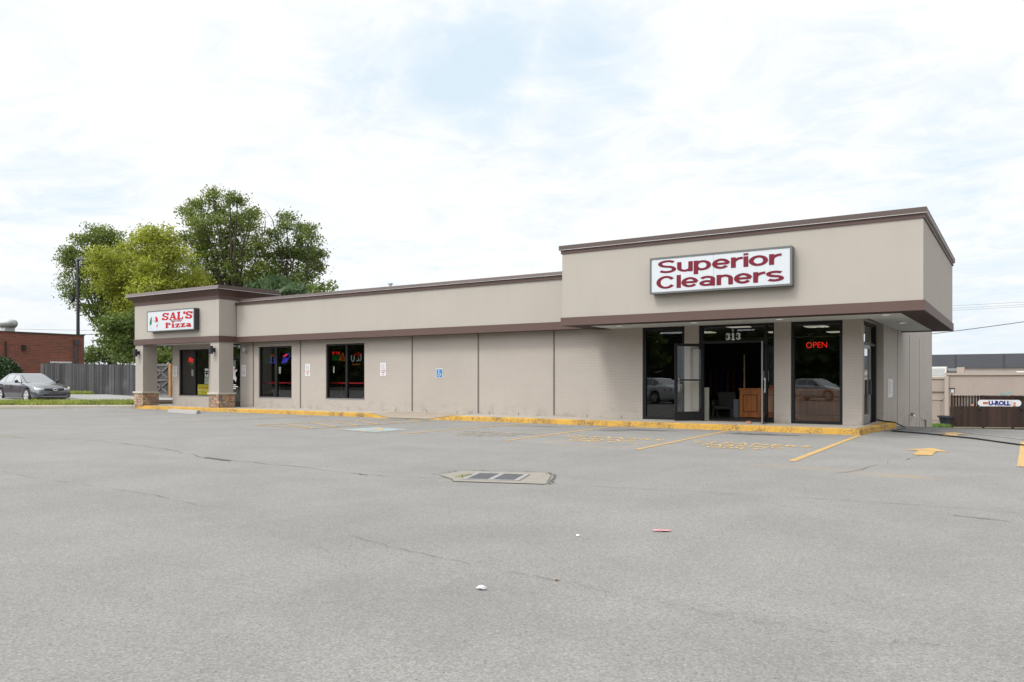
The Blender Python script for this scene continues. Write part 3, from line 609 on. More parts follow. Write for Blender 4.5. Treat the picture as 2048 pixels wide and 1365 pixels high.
lv = [ringz(PX0 - .02, PX1 + .02, PY - .02, 1.6, 4.78), ringz(PX0 - .03, PX1 + .03, PY - .03, 1.6, 4.93), ringz(PX0 - .09, PX1 + .09, PY - .09, 1.65, 5.02), ringz(PX0 - .2, PX1 + .2, PY - .2, 1.7, 5.14), ringz(PX0 - e + .02, PX1 + e - .02, PY - e + .02, 1.75, 5.18)]
w.add([q for r in lv for q in r], [(i * 4 + k, i * 4 + (k + 1) % 4, i * 4 + 4 + (k + 1) % 4, i * 4 + 4 + k) for i in range(4) for k in range(4)]); w.build('cornice', M['brown'], B)
w = MB(); w.prism([(PX0 - e - .02, PY - e - .02, 5.20), (PX0 - e - .02, PY - e + .06, 5.34), (PX0 - e - .02, 1.6, 5.40), (PX0 - e - .02, 1.8, 5.20)], (PX1 - PX0 + 2 * e + .04, 0, 0)); w.build('cornice_coping', M['brown2'], B)
w = MB(); w.box(PX0 - e - .025, PX1 + e + .025, PY - e - .025, 1.75, 5.182, 5.198); w.build('drip_edge', M['drip'], B)
for cx0, cx1 in ((-31.18, -30.57), (-25.56, -24.98)):
    w = MB(); w.box(cx0, cx1, PY + .015, -.57, .80, 3.0); c_ = w.build('column', M['cream'], B)
    w = MB(); w.box(cx0 - .05, cx1 + .05, PY - .035, -.52, .145, .72); w.build('stone_base', M['stone'], c_)
    w = MB(); w.box(cx0 - .09, cx1 + .09, PY - .08, -.48, .72, .80); w.build('cap', M['cap'], c_, bevel=.012)
# vertical wall joints
for x in (-24.37, -21.4, -15.38, -12.37, -9.32):
    w = MB(); w.box(x - .028, x + .028, -.014, -.002, .19, 2.955); w.build('wall_joint', M['pipe'], B)
for y in (5.6, 8.85, 12.1):
    w = MB(); w.box(.1605, .167, y - .018, y + .018, -1, 2.95); w.build('wall_joint', plain('joint_sealant', (.16, .135, .12), .8), B)
for x in (-16.2, -14.7, -13.3, -11.9, -10.7, -8.1, -6.9):
    w = MB(); w.box(x - .012, x + .012, -.008, -.002, .16, .24); w.build('weep_hole', M['pipe'], B)
# windows
def window(x0, x1, z0, z1, muls=(), fw=.06, y=.05, pane='glass', sill=True, transom=None, bottom=None):
    f = MB(); b = bottom if bottom is not None else fw
    f.box(x0, x0 + fw, y, y + .1, z0, z1); f.box(x1 - fw, x1, y, y + .1, z0, z1); f.box(x0 + fw, x1 - fw, y, y + .1, z1 - fw, z1); f.box(x0 + fw, x1 - fw, y, y + .1, z0, z0 + b)
    ed = [x0 + fw]
    for m_, mw in muls: f.box(m_ - mw / 2, m_ + mw / 2, y, y + .1, z0 + b, z1 - fw); ed += [m_ - mw / 2, m_ + mw / 2]
    ed.append(x1 - fw); wd = f.build('window', M['frame'], B)
    if sill: s = MB(); s.box(x0, x1, -.015, y - .002, z0 - .0, z0 + .035); s.build('sill', M['sill'], wd)
    for a, b2 in zip(ed[::2], ed[1::2]):
        q = MB(); q.quad((a, y + .05, z0 + b), (b2, y + .05, z0 + b), (b2, y + .05, z1 - fw), (a, y + .05, z1 - fw)); q.build('pane', M[pane], wd)
    return wd
window(-29.73, -27.48, .59, 2.76, [(-28.62, .16)]); window(-24.02, -21.94, .58, 2.77, [(-22.98, .14)]); window(-19.92, -17.8, .58, 2.78, [(-18.82, .09)])
window(-6.2, -4.86, .15, 2.94, fw=.09, sill=False); window(-1.81, -.48, .15, 2.94, fw=.08, sill=False)
# pizza shop door
d = MB(); d.box(-26.05, -25.98, .04, .12, .15, 2.93); d.box(-25.33, -25.25, .04, .12, .15, 2.93); d.box(-25.98, -25.33, .04, .12, 2.87, 2.93); d.box(-25.98, -25.33, .04, .12, 2.30, 2.36); d.box(-25.98, -25.33, .04, .12, .15, .40)
d = d.build('door', M['frame'], B); q = MB(); q.quad((-25.98, .08, .40), (-25.33, .08, .40), (-25.33, .08, 2.30), (-25.98, .08, 2.30)); q.quad((-25.98, .08, 2.36), (-25.33, .08, 2.36), (-25.33, .08, 2.87), (-25.98, .08, 2.87)); q.build('pane', M['glass'], d)
# cleaners entrance: frame, transom, sidelight
f = MB(); f.box(-4.42, -4.30, .04, .14, .15, 2.94); f.box(-2.30, -2.26, .04, .14, .15, 2.94); f.box(-2.54, -2.46, .04, .14, .15, 2.94); f.box(-4.30, -2.54, .04, .14, 2.88, 2.94); f.box(-4.30, -2.54, .04, .14, 2.40, 2.47); f.box(-2.46, -2.30, .04, .14, .15, .30); f.box(-2.46, -2.30, .04, .14, 2.88, 2.94)
ent = f.build('entrance_frame', M['frame'], B)
q = MB(); q.quad((-4.30, .09, 2.47), (-2.54, .09, 2.47), (-2.54, .09, 2.88), (-4.30, .09, 2.88)); q.build('transom_pane', M['glass'], ent)
q = MB(); q.quad((-2.46, .09, .30), (-2.30, .09, .30), (-2.30, .09, 2.88), (-2.46, .09, 2.88)); q.build('sidelight_pane', M['glass'], ent)
def leaf_door(hinge, ang, wd, z0, z1, mid=None, edge='frame', hm_='sill'):
    u = Vector((cos(ang), sin(ang), 0)); n = Vector((-sin(ang), cos(ang), 0)); h = Vector(hinge)
    m = MB()
    def bar(a, b, c, d): m.obox(h + u * ((a + b) / 2) + Vector((0, 0, (c + d) / 2)), u * ((b - a) / 2), n * .022, (0, 0, (d - c) / 2))
    bar(0, .075, z0, z1); bar(wd - .075, wd, z0, z1); bar(.075, wd - .075, z1 - .08, z1); bar(.075, wd - .075, z0, z0 + .26)
    if mid: bar(.075, wd - .075, mid, mid + .045)
    o = m.build('door', M[edge], B)
    q = MB(); a, b = h + u * .075, h + u * (wd - .075); q.quad(a + ZU * (z0 + .26), b + ZU * (z0 + .26), b + ZU * (z1 - .08), a + ZU * (z1 - .08)); q.build('pane', M['dglass'], o)
    k = MB(); c = h + u * (wd - .1); k.obox(c + n * .06 + ZU * 1.2, u * .015, n * .012, (0, 0, .20)); k.obox(c + n * .035 + ZU * 1.37, u * .012, n * .02, (0, 0, .012)); k.obox(c + n * .035 + ZU * 1.03, u * .012, n * .02, (0, 0, .012)); k.build('handle', M[hm_], o)
    return o
leaf_door((-4.28, .0, 0), pi + radians(48), .92, .165, 2.40, 1.32)
leaf_door((-2.60, .0, 0), -pi / 2 + radians(17), .90, .165, 2.40, None, 'frame', 'silver')
w = MB(); c_ = Vector((-2.60, 0, 0)) + Vector((cos(-pi / 2 + radians(17)), sin(-pi / 2 + radians(17)), 0)) * .905; w.box(c_.x - .03, c_.x + .0, c_.y - .012, c_.y + .012, .17, 2.40); w.build('door_edge', M['sill'], B)
w = MB(); w.box(-2.80, -2.68, -.78, -.70, .153, .22); tag(w.build('brick', plain('orange_brick', (.30, .13, .08), .85, .15)), 'small reddish brick propping the right leaf of the cleaners entrance open', 'brick')
# side door on the right flank
f = MB()
for a, b, c, d in ((.25, .38, .15, 2.93), (2.45, 2.62, .15, 2.93), (.38, 2.45, 2.86, 2.93), (.38, 2.45, 2.30, 2.37), (1.42, 1.52, .15, 2.30)): f.box(-.15, -.03, a, b, c, d)
sd = f.build('side_entrance', M['frame'], B)
m = MB()
for a, b, c, d in ((.40, .47, .16, 2.29), (1.34, 1.41, .16, 2.29), (.47, 1.34, 2.20, 2.29), (.47, 1.34, .16, .40)): m.box(-.08, -.02, a, b, c, d)
m.build('door', M['sill'], sd); m = MB(); m.box(-.02, .03, 1.22, 1.30, .95, 1.35); m.build('handle', M['black'], sd)
q = MB(); q.quad((-.05, .47, .4), (-.05, 1.34, .4), (-.05, 1.34, 2.2), (-.05, .47, 2.2)); q.quad((-.09, 1.52, .2), (-.09, 2.45, .2), (-.09, 2.45, 2.3), (-.09, 1.52, 2.3)); q.quad((-.09, .38, 2.37), (-.09, 2.45, 2.37), (-.09, 2.45, 2.86), (-.09, .38, 2.86)); q.build('pane', M['glass'], sd)
# interiors
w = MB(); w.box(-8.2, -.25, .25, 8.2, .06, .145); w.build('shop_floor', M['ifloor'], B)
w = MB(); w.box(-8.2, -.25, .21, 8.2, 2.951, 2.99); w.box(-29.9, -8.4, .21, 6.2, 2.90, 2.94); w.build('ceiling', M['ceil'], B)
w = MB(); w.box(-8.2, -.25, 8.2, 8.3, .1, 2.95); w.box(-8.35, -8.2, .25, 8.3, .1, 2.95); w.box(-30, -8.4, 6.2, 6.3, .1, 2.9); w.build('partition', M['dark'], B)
w = MB(); w.box(-30, -8.4, .25, 6.2, .06, .14); w.build('pizza_floor', M['ifloor'], B)
for x, y in ((-1.62, 2.3), (-3.6, 1.15), (-3.3, 4.4), (-5.4, 3.3), (-1.6, 5.4)):
    m = MB(); m.box(x - .3, x + .3, y - .3, y + .3, 2.925, 2.945); m.build('ceiling_light', M['troffer'], B)
w = MB(); w.box(-.14, .0, .2, .25, 0, .1)
# wall fittings on the building
def wall_lamp(x, y, z, label):
    o = thing('wall_lamp', label, 'wall lamp', (x, y, z), 'black cylinder wall lamps on the portico columns')
    m = MB(); m.lathe((x, y - .17, z), [(.085, -.17), (.09, -.16), (.09, .16), (.085, .17)], 18); m.build('lamp_body', M['black'], o)
    m = MB(); m.box(x - .035, x + .035, y - .09, y - .02, z - .06, z + .06); m.box(x - .06, x + .06, y - .02, y + .01, z - .09, z + .09); m.build('bracket', M['black'], o)
wall_lamp(-25.27, PY, 2.62, 'black up-and-down lamp on the right stone-based column of the pizza entrance'); wall_lamp(-30.88, PY, 2.60, 'black up-and-down lamp on the left stone-based column of the pizza entrance')
o = thing('floodlight', 'small silver floodlight on the painted brick right of the pizza door', 'floodlight', (-24.78, 0, 2.66))
m = MB(); m.box(-24.84, -24.72, -.02, -.002, 2.60, 2.72); m.build('mount', M['silver'], o); m = MB(); m.lathe((-24.76, -.16, 2.66), [(.045, .12), (.06, .04), (.09, -.04)], 14, 'y'); m.build('lamp_head', M['silver'], o)
o = thing('hose_tap', 'small outdoor water tap low on the side brick wall', 'tap', (.16, 8.7, .1)); m = MB(); m.tube([(.16, 8.7, .1), (.30, 8.7, .1), (.34, 8.7, .04)], .035, 8); m.build('spout', M['grey_metal'], o); m = MB(); m.lathe((.27, 8.7, .14), [(.06, 0), (.06, .025)], 10); m.build('knob', M['black'], o)
o = MB(); o.box(.163, .22, 13.7, 13.95, -.35, -.28); o.tube([(.22, 13.85, -.3), (.22, 13.85, -.62)], .03, 6); tag(o.build('drain_pipe', M['pipe']), 'short grey pipe stub at the foot of the side wall near its far end', 'pipe')
o = thing('roof_vent', 'small vent pipe poking above the low parapet', 'vent', (-17.9, 1.6, 4.3)); m = MB(); m.tube([(-17.9, 1.6, 4.3), (-17.9, 1.6, 5.2)], .05, 8); m.build('pipe', M['grey_metal'], o); m = MB(); m.lathe((-17.9, 1.6, 5.2), [(.09, 0), (.1, .05), (.03, .1)], 12); m.build('cap', M['grey_metal'], o)

# ------------------------------------------------------------------ signs
sg = thing('shop_sign', 'large white lightbox sign reading Superior Cleaners on the corner canopy', 'sign', (-3.05, CY0, 4.15))
sx0, sx1, sz0, sz1, syf = -4.93, -1.21, 3.665, 4.635, CY0 - .24
m = MB(); m.box(sx0, sx1, syf, CY0 - .002, sz0, sz1); m.build('cabinet', M['signframe'], sg, bevel=.012)
m = MB(); b = .045
for a in ((sx0 - .004, sx1 + .004, sz0 - .004, sz0 + b), (sx0 - .004, sx1 + .004, sz1 - b, sz1 + .004), (sx0 - .004, sx0 + b, sz0 + b, sz1 - b), (sx1 - b, sx1 + .004, sz0 + b, sz1 - b)): m.box(a[0], a[1], syf - .025, syf + .01, a[2], a[3])
m.build('retainer', M['signframe'], sg)
m = MB(); mid = (sx0 + sx1) / 2 - .1; m.box(sx0 + b, mid - .003, syf - .012, syf - .003, sz0 + b, sz1 - b); m.box(mid + .003, sx1 - b, syf - .012, syf - .003, sz0 + b, sz1 - b); m.build('face', M['signface'], sg)
m = MB(); fw, fh = sx1 - sx0, sz1 - sz0
y_ = syf - .016
pen_text('Superior', (sx0 + .062 * fw, y_, sz1 - .445 * fh), XU, ZU, .87 * fw, .355 * fh, (0, -1, 0)).build('lettering', M['maroon'], sg)
pen_text('Cleaners', (sx0 + .050 * fw, y_, sz0 + .125 * fh), XU, ZU, .90 * fw, .355 * fh, (0, -1, 0)).build('lettering', M['maroon'], sg)
# pizza sign
sg = thing('shop_sign', "white lightbox sign reading SAL'S family Pizza on the portico front", 'sign', (-28.4, PY, 4.0))
sx0, sx1, sz0, sz1, syf = -29.79, -26.30, 3.52, 4.45, PY - .25
m = MB(); m.box(sx0, sx1, syf, PY - .002, sz0, sz1); m.build('cabinet', M['signdark'], sg, bevel=.012)
m = MB(); b = .035
for a in ((sx0 - .004, sx1 + .004, sz0 - .004, sz0 + b), (sx0 - .004, sx1 + .004, sz1 - b, sz1 + .004), (sx0 - .004, sx0 + b, sz0 + b, sz1 - b), (sx1 - b, sx1 + .004, sz0 + b, sz1 - b)): m.box(a[0], a[1], syf - .025, syf + .01, a[2], a[3])
m.build('retainer', M['signframe'], sg)
m = MB(); m.box(sx0 + b, sx1 - b, syf - .012, syf - .003, sz0 + b, sz1 - b); m.build('face', M['signface'], sg)
fw, fh = sx1 - sx0, sz1 - sz0; y_ = syf - .016
def R(mb, u0, u1, v0, v1, dy=0): mb.quad(*[(sx0 + u * fw, y_ - dy, sz0 + v * fh) for u, v in ((u0, v0), (u1, v0), (u1, v1), (u0, v1))])
pen_text("SAL'S", (sx0 + .335 * fw, y_, sz0 + .515 * fh), XU, ZU, .63 * fw, .35 * fh, (0, -1, 0), True, .10).build('lettering', M['red'], sg)
pen_text('Pizza', (sx0 + .40 * fw, y_, sz0 + .14 * fh), XU, ZU, .54 * fw, .25 * fh, (0, -1, 0), True, .12).build('lettering', M['red'], sg)
m = MB(); fit_text(m, 'family', (sx0 + .52 * fw, y_, sz0 + .385 * fh), XU, ZU, .24 * fw, .125 * fh, .035); m.build('small_lettering', M['rose'], sg)
def P2(pts, dy=0): return [(sx0 + u * fw, y_ - dy, sz0 + v * fh) for u, v in pts]
m = MB(); m.poly(P2([(.062, .30), (.058, .45), (.07, .60), (.10, .74), (.105, .72), (.105, .42), (.085, .34)])); m.build('emblem', M['green'], sg)
m = MB(); m.poly(P2([(.185, .70), (.205, .74), (.235, .62), (.24, .47), (.225, .44), (.215, .48), (.185, .43)])); m.build('emblem', M['red'], sg); m = MB(); m.poly(P2([(.205, .20), (.225, .22), (.24, .32), (.235, .36), (.215, .29)])); m.build('emblem', M['red'], sg)
m = MB(); m.poly(P2([(.135, .525), (.15, .545), (.16, .53), (.175, .53), (.165, .50), (.14, .505)])); m.build('emblem', M['grey_ink'], sg); m = MB(); m.poly(P2([(.085, .19), (.10, .21), (.105, .17), (.095, .15)])); m.build('emblem', M['grey_ink'], sg); m = MB(); m.poly(P2([(.252, .44), (.268, .42), (.27, .40), (.255, .42)])); m.build('emblem', M['grey_ink'], sg); m = MB(); m.poly(P2([(.13, .66), (.155, .665), (.155, .655), (.13, .65)])); m.build('emblem', M['grey_ink'], sg)

# parking notices, accessible sign, side notice
def notice(x, z0, z1, label):
    o = thing('parking_sign', label, 'sign', (x, 0, z0), 'white pizza customer parking signs on the wall'); hw = .145
    m = MB(); m.box(x - hw, x + hw, -.012, -.003, z0, z1); m.build('panel', M['white'], o); h = z1 - z0
    for i, w_ in enumerate(("SAL'S", 'FAMILY', 'PIZZA')): m = MB(); fit_text(m, w_, (x - hw * (.62, .78, .64)[i], -.015, z1 - h * (.18, .325, .475)[i]), XU, ZU, 2 * hw * (.62, .78, .64)[i], h * .105); m.build('lettering', M['grey_ink'], o)
    for i, w_ in enumerate(('CUSTOMER', 'PARKING', 'ONLY')): m = MB(); fit_text(m, w_, (x - hw * (.86, .68, .36)[i], -.015, z1 - h * (.64, .785, .93)[i]), XU, ZU, 2 * hw * (.86, .68, .36)[i], h * .085, .03); m.build('lettering', M['dkred'], o)
notice(-30.02, 1.5, 2.0, 'narrow white parking sign at the far left, between the portico column and the pizza window')
notice(-25.01, 1.5, 2.0, 'narrow white parking sign directly right of the pizza door, under the silver floodlight')
notice(-20.96, 1.5, 2.0, 'narrow white parking sign between the two plain wall windows')
notice(-16.82, 1.5, 2.0, 'narrow white parking sign right of the last pizza window, nearest the blue wheelchair sign')
o = thing('wheelchair_sign', 'blue wheelchair parking sign with white border on the plain brick wall', 'sign', (-14.1, 0, 1.42))
m = MB(); m.box(-14.245, -13.945, -.012, -.003, 1.42, 1.75); m.build('panel', M['white'], o); m = MB(); m.box(-14.225, -13.965, -.016, -.0125, 1.44, 1.73); m.build('panel', M['bluesign'], o)
m = MB(); c0, c1 = -14.10, 1.535; yy = -.019
for k in range(12):
    a0, a1 = radians(-250 + k * 22), radians(-250 + (k + 1) * 22); m.poly([(c0 + r * cos(a), yy, c1 + r * sin(a)) for r, a in ((.062, a0), (.062, a1), (.044, a1), (.044, a0))])
m.poly([(-14.115 + .02 * cos(k * .63), yy, 1.685 + .02 * sin(k * .63)) for k in range(10)])
m.tube([(-14.115, yy, 1.655), (-14.105, yy, 1.585), (-14.055, yy, 1.58), (-14.03, yy, 1.52), (-14.005, yy, 1.525)], .011, 6); m.tube([(-14.11, yy, 1.625), (-14.065, yy, 1.622)], .008, 6); m.build('symbol', M['white'], o)
o = thing('notice_board', 'tall narrow white notice with small dark print on the side brick wall', 'sign', (.16, 3.9, .8)); m = MB(); m.box(.163, .175, 3.42, 4.42, .82, 1.37 + .0); m.build('panel', M['white'], o)
m = MB()
for k in range(9):
    z = 1.31 - k * .045; ln = random.uniform(.25, .6); m.quad((.178, 3.52, z), (.178, 3.52 + ln, z), (.178, 3.52 + ln, z + .012), (.178, 3.52, z + .012))
m.build('print', M['grey_ink'], o)
# house number: rounded heavy figures
tag(pen_text('313', (-3.64, .04, 2.49), XU, ZU, .44, .20, (0, -1, 0), True, .16).build('house_number', M['white']), 'white number 313 on the glass above the cleaners entrance', 'number')

# neon signs and decals
def neon(name, label, parts, loc):
    o = thing(name, label, 'neon sign', loc)
    for nm, mat, mb in parts: mb.build(nm, M[mat], o)
    return o
def ntext(body, x, z, W, H, y=.17, bold=0, slant=0): m = MB(); fit_text(m, body, (x, y, z), XU, ZU, W, H, bold, 1.0, slant); return m
def ntube(pts, y=.17, r=.014): m = MB(); m.tube([(x, y, z) for x, z in pts], r, 6); return m
neon('neon_sign', 'glowing red OPEN sign hanging in the large right cleaners window', [('lettering', 'nred', ntext('OPEN', -1.45, 2.22, .54, .155, .2, -.012))], (-1.2, .2, 2.2))
neon('neon_sign', 'red script Pizza neon with a green swoosh in the window behind the portico', [('lettering', 'nred', ntext('Pizza', -29.25, 2.16, .52, .24, .17, .03, .3)), ('swoosh', 'ngreen', ntube([(-29.1, 2.04), (-28.98, 2.11), (-28.8, 2.13), (-28.62, 2.18), (-28.6, 2.12), (-28.8, 2.08)]))], (-29, .17, 2.1))
mug = MB(); [mug.tube([(x, .17, z) for x, z in p], .014, 6) for p in ([(-23.4, 2.32), (-23.44, 2.1), (-23.22, 2.06), (-23.2, 2.3)], [(-23.22, 2.28), (-23.14, 2.22), (-23.2, 2.1)])]
foam = ntube([(-23.46, 2.32), (-23.42, 2.4), (-23.34, 2.43), (-23.26, 2.4), (-23.24, 2.33), (-23.32, 2.35)])
neon('neon_sign', 'dim green BEER neon with a blue and orange mug in the left wall window', [('lettering', 'ndgreen', ntext('BEER', -23.85, 2.05, .40, .26, .17, -.035)), ('mug', 'nblue', mug), ('foam', 'norange', foam)], (-23.5, .17, 2.1))
lite = ntext('Lite', -22.72, 2.08, .30, .27, .17, .05, .35)
ban = MB(); ban.poly([(x, .172, z) for x, z in ((-22.68, 2.37), (-22.42, 2.44), (-22.36, 2.40), (-22.64, 2.31))])
halo = ntube([(-22.74, 2.06), (-22.62, 2.36), (-22.5, 2.44), (-22.30, 2.46), (-22.24, 2.38), (-22.36, 2.2), (-22.6, 2.06), (-22.74, 2.06)], .175, .012)
neon('neon_sign', 'bright blue Lite neon under a red banner in the left wall window', [('lettering', 'nblue', lite), ('banner', 'nred', ban), ('outline', 'nblue', halo)], (-22.5, .17, 2.1))
tri = ntube([(-19.32, 2.14), (-19.02, 2.12), (-19.14, 2.42), (-19.32, 2.14)], .17, .014); tri2 = MB(); tri2.poly([(x, .175, z) for x, z in ((-19.27, 2.17), (-19.07, 2.155), (-19.15, 2.36))])
neon('neon_sign', 'red and green BY THE SLICE neon with a pizza wedge in the right wall window', [('banner', 'nred', ntext('BY THE', -19.72, 2.37, .42, .10, .17, -.01)), ('lettering', 'ngreen', ntext('SLICE', -19.72, 2.13, .42, .20, .17, -.03)), ('wedge', 'norange', tri), ('topping', 'ndred', tri2)], (-19.4, .17, 2.1))
lp = MB(); [lp.tube([(x, .17, z) for x, z in p], .02, 6) for p in ([(-18.66, 2.32), (-18.67, 2.15), (-18.6, 2.06), (-18.52, 2.12), (-18.5, 2.3)], [(-18.38, 2.12), (-18.33, 2.08), (-18.27, 2.12), (-18.28, 2.22), (-18.27, 2.12), (-18.18, 2.1), (-18.13, 2.2), (-18.16, 2.34)])]
wing = MB(); wing.poly([(x, .172, z) for x, z in ((-18.62, 2.32), (-18.45, 2.40), (-18.2, 2.42), (-18.05, 2.36), (-18.22, 2.3), (-18.3, 2.18), (-18.36, 2.3))])
sub = ntube([(-18.62 + k * .033, 1.955 + .018 * (-1) ** k) for k in range(14)], .172, .009)
neon('neon_sign', 'unlit pale looped neon with dim red wing in the right wall window', [('loop', 'npale', lp), ('wing', 'ndred', wing), ('small_print', 'norange', sub)], (-18.4, .17, 2.0))
o = thing('window_poster', 'yellow GLUTEN FREE PIZZA poster low in the window behind the portico', 'poster', (-27.95, .09, .66)); m = MB(); m.box(-28.46, -27.56, .112, .12, .66, 1.14); m.build('panel', M['yellow'], o); m = MB(); fit_text(m, 'GLUTEN FREE', (-28.38, .108, .92), XU, ZU, .74, .11); m.build('lettering', plain('orange_print', (.40, .12, .02), .6), o); m = MB(); fit_text(m, 'PIZZA', (-28.18, .108, .74), XU, ZU, .34, .11); m.build('lettering', plain('orange_print', (.40, .12, .02), .6), o)
o = thing('window_decal', 'white FREE Wi-Fi decal with signal mark on the pizza window', 'decal', (-27.75, .09, 1.5)); m = MB(); fit_text(m, 'FREE', (-27.90, .094, 1.76), XU, ZU, .26, .10, .03); fit_text(m, 'Wi-Fi', (-27.90, .094, 1.48), XU, ZU, .26, .09, .03)
for s in (-1, 1): m.tube([(-27.77 + s * .04, .094, 1.64 + .05), (-27.77 + s * .10, .094, 1.68 + .03), (-27.77 + s * .12, .094, 1.64), (-27.77 + s * .10, .094, 1.58), (-27.77 + s * .04, .094, 1.59)], .012, 6)
m.build('lettering', M['white'], o)
def paper(x0, x1, z0, z1, y, label, mat='paper'): m = MB(); m.box(x0, x1, y, y + .004, z0, z1); tag(m.build('paper_notice', M[mat]), label, 'notice')
paper(-27.95, -27.55, 1.12, 1.46, .112, 'square paper notice above the yellow poster in the pizza window'); paper(-28.93, -28.74, 1.52, 1.83, .112, 'small paper notice beside the mullion in the left half of the pizza window')
paper(-25.9, -25.68, 1.95, 2.22, .088, 'pale paper notice high on the pizza door'); paper(-22.86, -22.74, 1.62, 1.90, .112, 'narrow white card on the glass of the left wall window'); paper(-19.62, -19.55, 1.62, 1.88, .112, 'narrow pale card on the glass of the right wall window', 'offw')
o = thing('window_decal', 'ragged white decal with a red patch on the pizza door', 'decal', (-25.6, .07, 1.2)); m = MB(); m.poly([(x, .074, z) for x, z in ((-25.88, 1.9), (-25.82, 1.97), (-25.72, 1.93), (-25.68, 1.8), (-25.60, 1.82), (-25.56, 1.74), (-25.66, 1.7), (-25.70, 1.58), (-25.60, 1.42), (-25.66, 1.24), (-25.76, 1.36), (-25.86, 1.36))])
for z, w_ in ((1.10, .22), (1.02, .34), (.94, .2)): m.quad((-25.86, .074, z), (-25.86 + w_, .074, z), (-25.86 + w_, .074, z + .045), (-25.86, .074, z + .045))
m.build('figure', M['white'], o); m = MB(); m.poly([(x, .072, z) for x, z in ((-25.74, 1.87), (-25.70, 1.87), (-25.68, 1.76), (-25.75, 1.74))]); m.build('patch', M['red'], o)

# ------------------------------------------------------------------ furnishings seen through the glass
def counter(x0, x1, y0, y1, label, n):
    o = thing('service_counter', label, 'counter', ((x0 + x1) / 2, (y0 + y1) / 2, .145), 'orange oak counters in the cleaners'); m = MB(); m.box(x0, x1, y0, y1, .17, 1.04); m.build('cabinet', M['orange' if n > 1 else 'orange2'], o); m = MB(); m.box(x0 - .02, x1 + .02, y0 - .03, y1 + .03, 1.04, 1.08); m.build('countertop', M['orange'], o)
    for k in range(n):
        a = x0 + (x1 - x0) * (k + .15) / n; b = x0 + (x1 - x0) * (k + .85) / n; m = MB()
        for q in ((a, b, .33, .36), (a, b, .86, .89), (a, a + .03, .36, .86), (b - .03, b, .36, .86)): m.box(q[0], q[1], y0 - .012, y0 - .001, q[2], q[3])
        m.build('panel_molding', M['orange_d'], o)
counter(-3.98, -2.0, 2.5, 3.1, 'orange oak panelled counter just inside the open cleaners entrance', 3); counter(-1.9, -.45, 1.3, 1.8, 'orange oak counter behind the large right cleaners window', 1)
m = MB(); m.tube([(-3.86, 2.6, 1.08), (-3.86, 2.6, 2.15)], .022, 8); tag(m.build('counter_pole', plain('brass_pole', (.42, .34, .15), .3, metallic=.5)), 'thin brass pole rising from the left end of the entrance counter', 'pole')
paper(-3.30, -3.06, 1.32, 1.62, 2.45, 'white notice hanging above the entrance counter'); 
o = thing('till', 'dark cash till with a red front on the entrance counter', 'till', (-2.9, 2.7, 1.08)); m = MB(); m.box(-3.1, -2.7, 2.62, 2.95, 1.083, 1.2); m.prism([(-3.1, 2.75, 1.2), (-3.1, 2.95, 1.2), (-3.1, 2.95, 1.34)], (.4, 0, 0)); m.build('body', M['trim'], o); m = MB(); m.box(-3.08, -2.86, 2.605, 2.618, 1.09, 1.18); m.build('front_plate', M['booth'], o)
o = thing('white_panel', 'tall narrow off-white board standing inside the left door jamb', 'board', (-4.33, .5, .145)); m = MB(); m.box(-4.46, -4.28, .42, .5, .146, 1.12); m.build('board', plain('cream_board', (.42, .43, .36), .7, .05), o)
o = thing('wicker_chair', 'white wicker armchair in the dark of the cleaners lobby', 'chair', (-4.5, 2.6, .145))
m = MB(); m.box(-4.78, -4.22, 2.35, 2.85, .42, .50); m.build('seat', M['wicker'], o); m = MB(); m.box(-4.78, -4.22, 2.85, 2.9, .45, .95); m.build('backrest', M['wicker'], o)
for sx in (-4.80, -4.22): 
    m = MB(); m.box(sx - .03, sx + .03, 2.35, 2.85, .52, .68); m.build('armrest', M['wicker'], o)
    for yy in (2.4, 2.8): m = MB(); m.tube([(sx, yy, .15), (sx, yy, .43)], .03, 6); m.build('leg', M['wicker'], o)
o = thing('waste_bin', 'grey plastic bin at the left end of the entrance counter', 'bin', (-4.12, 2.6, .145)); m = MB(); m.lathe((-4.12, 2.6, .15), [(.11, 0), (.14, .55), (.15, .55), (.15, .58)], 16); m.build('bucket', plain('grey_plastic', (.16, .17, .19), .6), o)
o = thing('clothes_rack', 'rail of dark garments hanging at the back of the cleaners', 'clothes rack', (-5.9, 6.6, .145)); m = MB(); m.tube([(-6.9, 6.6, .15), (-6.9, 6.6, 1.9), (-4.9, 6.6, 1.9), (-4.9, 6.6, .15)], .02, 6); m.build('rail', M['trim'], o)
for k in range(8):
    x = -6.75 + k * .22; m = MB(); m.prism([(x - .02, 6.38, 1.55), (x - .02, 6.55, 1.8), (x - .02, 6.65, 1.8), (x - .02, 6.82, 1.55), (x - .02, 6.8, .75), (x - .02, 6.4, .75)], (.12, 0, 0)); g_ = m.build('garment', M[('cloth1', 'cloth2', 'cloth3')[k % 3]], o)
o = thing('counter_rail', 'red ledge running inside the two pizza wall windows', 'ledge', (-21, .6, 1.2)); m = MB(); m.box(-25, -17.2, .55, .85, 1.19, 1.24); m.build('ledge', M['booth'], o)
for x in (-24.6, -22.0, -19.8, -17.4): m = MB(); m.box(x - .03, x + .03, .75, .81, .145, 1.19); m.build('leg', M['brownwood'], o)
def chair(x, y, label):
    o = thing('red_chair', label, 'chair', (x, y, .145), 'red vinyl chairs inside the pizza shop'); m = MB(); m.box(x - .22, x + .22, y - .22, y + .22, .56, .64); m.build('seat', M['booth'], o, bevel=.02); m = MB(); m.box(x - .22, x + .22, y + .18, y + .24, .66, 1.02); m.build('backrest', M['booth'], o, bevel=.02)
    for sx in (-.2, .2):
        for sy2 in (-.2, .2): m = MB(); m.tube([(x + sx, y + sy2, .15), (x + sx, y + sy2, .57)], .015, 6); m.build('leg', M['silver'], o)
